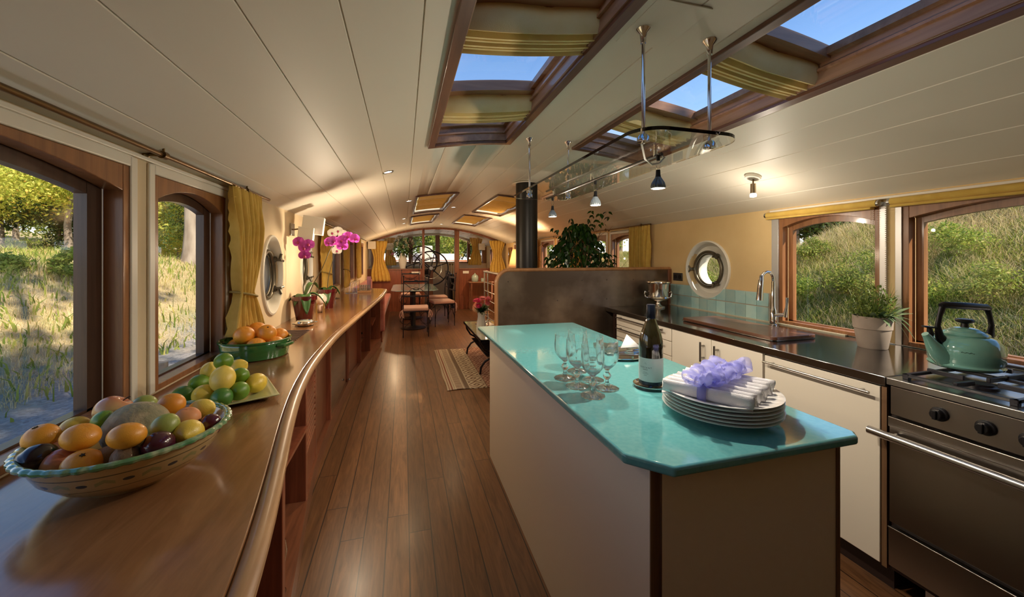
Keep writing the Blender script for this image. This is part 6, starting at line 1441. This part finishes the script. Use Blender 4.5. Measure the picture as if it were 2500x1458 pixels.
# trees
def tree(name, label, cat, x, y, zb, h, r, N, mats, trunk=.12, ls=.11, blobs=12, low=.25, group=None, flat=1.0, bark=None):
    t = thing(name, label, cat, (x, y, zb), group=group)
    if trunk:
        m = MB(); k = 7; m.tube([(.15 * math.sin(i * 1.1 + x) * i / k, .15 * math.cos(i * .9 + y) * i / k, h * .85 * i / k - .2) for i in range(k + 1)], [trunk * (1 - .11 * i) for i in range(k + 1)], 10)
        for i in range(6):
            a = rng.uniform(0, 6.28); z0 = h * rng.uniform(.3, .65); m.tube([(0, 0, z0), (math.cos(a) * r * .5, math.sin(a) * r * .5, z0 + h * .15), (math.cos(a) * r * .8, math.sin(a) * r * .8, z0 + h * .3)], [trunk * .4, trunk * .25, trunk * .1], 6)
        m.build('trunk', bark or BARK, t)
    c = rng.normal(size=(blobs, 3)); c /= np.linalg.norm(c, axis=1, keepdims=True); c *= rng.uniform(.3, .85, (blobs, 1)); c[:, 2] = c[:, 2] * .5 + .5
    cen = np.stack([c[:, 0] * r, c[:, 1] * r * flat, h * (low + (1 - low) * np.clip(c[:, 2], 0, .95))], 1)
    br = rng.uniform(.28, .5, blobs) * r
    i = rng.integers(0, blobs, N); d = rng.normal(size=(N, 3)); d /= np.linalg.norm(d, axis=1, keepdims=True)
    p = cen[i] + d * (br[i] * rng.uniform(.45, 1.05, N))[:, None] * np.array([1, 1, .8])
    p[:, 2] = np.maximum(p[:, 2], .02)
    u = rng.normal(size=(N, 3)); u /= np.linalg.norm(u, axis=1, keepdims=True); v = np.cross(u, d + rng.normal(size=(N, 3)) * .4); v /= np.linalg.norm(v, axis=1, keepdims=True)
    s_ = (ls * rng.uniform(.5, 1.2, N))[:, None]
    q = np.stack([p - u * s_, p + v * s_ * .5, p + u * s_, p - v * s_ * .5], 1).reshape(-1, 3); quads('crown', q, 4, mats, t); return t
BARK = M('bark', (.16, .12, .09), .9, col2=(.30, .24, .18), scale=10, bump=.6, bscale=20, stretch=(1, 1, .2))
LG = leafmat('yellow_green_leaves', (.36, .44, .06), (.78, .74, .16), (.80, .50, .12), tr=.5); LM = leafmat('mid_green_leaves', (.15, .25, .03), (.42, .48, .09), (.66, .56, .14), tr=.5); LD = leafmat('dark_green_leaves', (.02, .055, .012), (.07, .13, .025), (.14, .20, .03), tr=.35)
t = thing('tree_trunk', 'thick sunlit tree trunk standing outside the second left window', 'tree', (-5.3, 12.1, 1.18))
MB().lathe([(.52, -.3), (.38, .0), (.30, .35), (.26, .9), (.25, 1.6), (.29, 2.3), (.26, 4.5), (.2, 7)], 28, cap=False, fn=lambda a, q: 1 + .07 * math.sin(3 * a + 2 * q) + .035 * math.sin(9 * a + 5 * q)).build('bole', M('pale_bark', (.24, .18, .13), .9, col2=(.42, .34, .26), scale=5, bump=.8, bscale=14, stretch=(1, 1, .3)), t)
MB().tube([(0, 0, 2.2), (-.6, .3, 3.0), (-1.4, .5, 4.2)], [.16, .12, .07], 10).tube([(0, 0, 2.0), (.5, .4, 2.9), (.9, .8, 4.2)], [.14, .10, .06], 10).build('limb', BARK, t)
tg = 'trees on the left bank'
TL = [(-11.6, 15.2, 4.6, 2.2, LG), (-9.3, 14.2, 4.4, 2.2, LG), (-8.6, 17.0, 5.2, 2.4, LM), (-6.9, 17.5, 7.5, 2.6, LG), (-8.4, 22, 7.5, 3.0, LM), (-15.5, 21, 8.0, 3.4, LM), (-12, 20, 6.5, 3.0, LG), (-6.5, 27, 9, 3.6, LM), (-6.5, 33, 9, 3.4, LM), (-10.6, 15.8, 2.2, 1.6, LD), (-6.6, 14.0, 2.4, 1.3, LG)]
ln_ = ['yellow-green leafy tree at the far left of the near window', 'tall yellow-green tree in the middle of the near left window', 'medium green tree left of the thick trunk', 'tall yellow-green tree behind the thick trunk', 'green tree farther along the left bank', 'low green tree deep behind the near left window', 'tallest yellow-green tree at the back of the left bank', 'large green tree far along the left bank', 'green tree near the bow on the left bank', 'round green bush at the top of the left bank', 'yellow-green bush just left of the thick trunk']
for (x, y, h, r, mt), lab in zip(TL, ln_): tree('leafy_tree', lab, 'tree', x, y, float(hl(np.array(x), np.array(y))) - .1, h, r, int(15000 if r > 2 else 9000), mt, .10 if r > 2 else .05, .058, 18, .02 if r < 2 else .08, tg)
for i, (x, y, h, r, lab) in enumerate(((-4.75, 7.3, .55, .30, 'small pale green bush on the grassy slope outside the near left window'), (-5.2, 6.9, .22, .35, 'low clump of weeds on the slope outside the near left window'), (-5.9, 12.6, 1.5, .9, 'dark shrub at the foot of the thick trunk'))):
    tree('bush', lab, 'bush', x, y, float(hl(np.array(x), np.array(y))) - .05, h, r, 2600, LM if i != 2 else LD, 0, .03, 8, .1)
t = thing('wooden_stump', 'short weathered wooden post on the gravel outside the second left window', 'post', (-2.17, 4.33, .22)); MB().tube([(0, 0, -.1), (0, 0, .20)], .05, 14).build('post', BARK, t)
TR = [(14.2, 11.0, 4.0, 2.0, LD), (15.5, 13.2, 5.0, 2.4, LD), (18.0, 12.0, 6.0, 2.8, LD), (20.5, 15.5, 8, 3.5, LD), (11, 18, 6, 3, LM), (21.5, 11.0, 5.5, 2.8, LM), (10, 26, 7, 3.4, LM), (15, 21, 7, 3.4, LD), (23, 5.5, 5, 3, LM)]
rl_ = ['dark bushy tree behind the hill crest, middle of the tap window', 'dark tree at the left edge of the tap window', 'dark leafy tree at the top right of the tap window', 'tall dark tree behind the hillside trees', 'green tree farther along the right bank', 'green tree on the upper hillside', 'large green tree far along the right bank', 'dark tree far behind the right bank', 'green tree high above the kettle window']
for (x, y, h, r, mt), lab in zip(TR, rl_): tree('dark_tree', lab, 'tree', x, y, float(hr(np.array(x), np.array(y))) - .3, h, r, 8500, mt, .12, .09, 14, .03, 'trees on the right hillside')
for k, (x, y, h) in enumerate(((-3.6, 25, 6), (-1.6, 23, 5.5), (.4, 25.5, 6.5), (2.4, 23.5, 5.5), (4.4, 25, 6.2), (6.6, 24, 6), (9, 27, 7))):
    tree('background_tree', ['leftmost', 'second', 'third', 'fourth', 'fifth', 'sixth', 'rightmost'][k] + ' tree of the row beyond the bow, counted from the left', 'tree', x, y, .2, h, 2.3, 12000, (LM, LD, LM)[k % 3], .12, .10, 26, .02, 'trees beyond the bow')
for k, (x, y) in enumerate(((-10.5, 23.5), (-13.2, 24), (-16, 23.6), (-19, 25), (-9.4, 19.2))):
    tree('hedge_bush', ['second from the right', 'third from the right', 'second from the left', 'leftmost', 'rightmost'][k] + ' of the broad yellow-green bushes at the back of the left bank', 'bush', x, y, float(hl(np.array(x), np.array(y))) - .1, 3.2, 2.4 if k < 4 else 1.6, 9000, LG if k % 2 else LM, 0, .07, 16, .0, 'bushes behind the left bank trees')
for k, (x, y, r) in enumerate(((8.3, 7.6, .7), (8.1, 6.4, .55), (8.6, 5.5, .8), (8.2, 4.4, .6), (8.5, 3.4, .75), (8.2, 2.4, .6), (9.4, 6.9, .6), (9.6, 4.7, .65), (9.5, 2.9, .6), (8.0, 8.9, .7))):
    tree('hillside_shrub', ['wild shrub at the foot of the hill, left part of the tap window', 'small wild shrub low in the middle of the tap window', 'wild shrub low at the right of the tap window, behind the herb pot', 'wild shrub at the water just left of the kettle handle', 'leafy shrub low on the hill behind the kettle', 'leafy shrub low on the hill right of the kettle', 'shrub halfway up the hill in the tap window', 'shrub halfway up the hill left in the kettle window', 'shrub halfway up the hill at the right of the kettle window', 'wild shrub farthest along the foot of the hill'][k], 'shrub', x, y, float(hr(np.array(x), np.array(y))) - .1, r * 1.1, r, 3500, (GG, LM)[k % 2], 0, .028, 10, .02, 'shrubs on the right hillside')
# unseen crowns added behind the camera to shade the roof and dapple the path
for i, (x, y, z, r, nn) in enumerate(((5.0, -4.1, 8.6, 1.9, 1500), (3.3, -3.9, 9.6, 2.2, 1500), (1.5, -1.2, 11.2, 1.6, 900))):
    tree('added_shade_crown', ['unseen tree crown added behind the camera to shade the roof', 'unseen tree crown added high behind the camera to dapple the path', 'unseen tree crown added high above the boat to dapple the bank'][i], 'tree', x, y, z - r, 2 * r, r, nn, LM, .08, .16, 12, .15, 'unseen crowns added for shade')
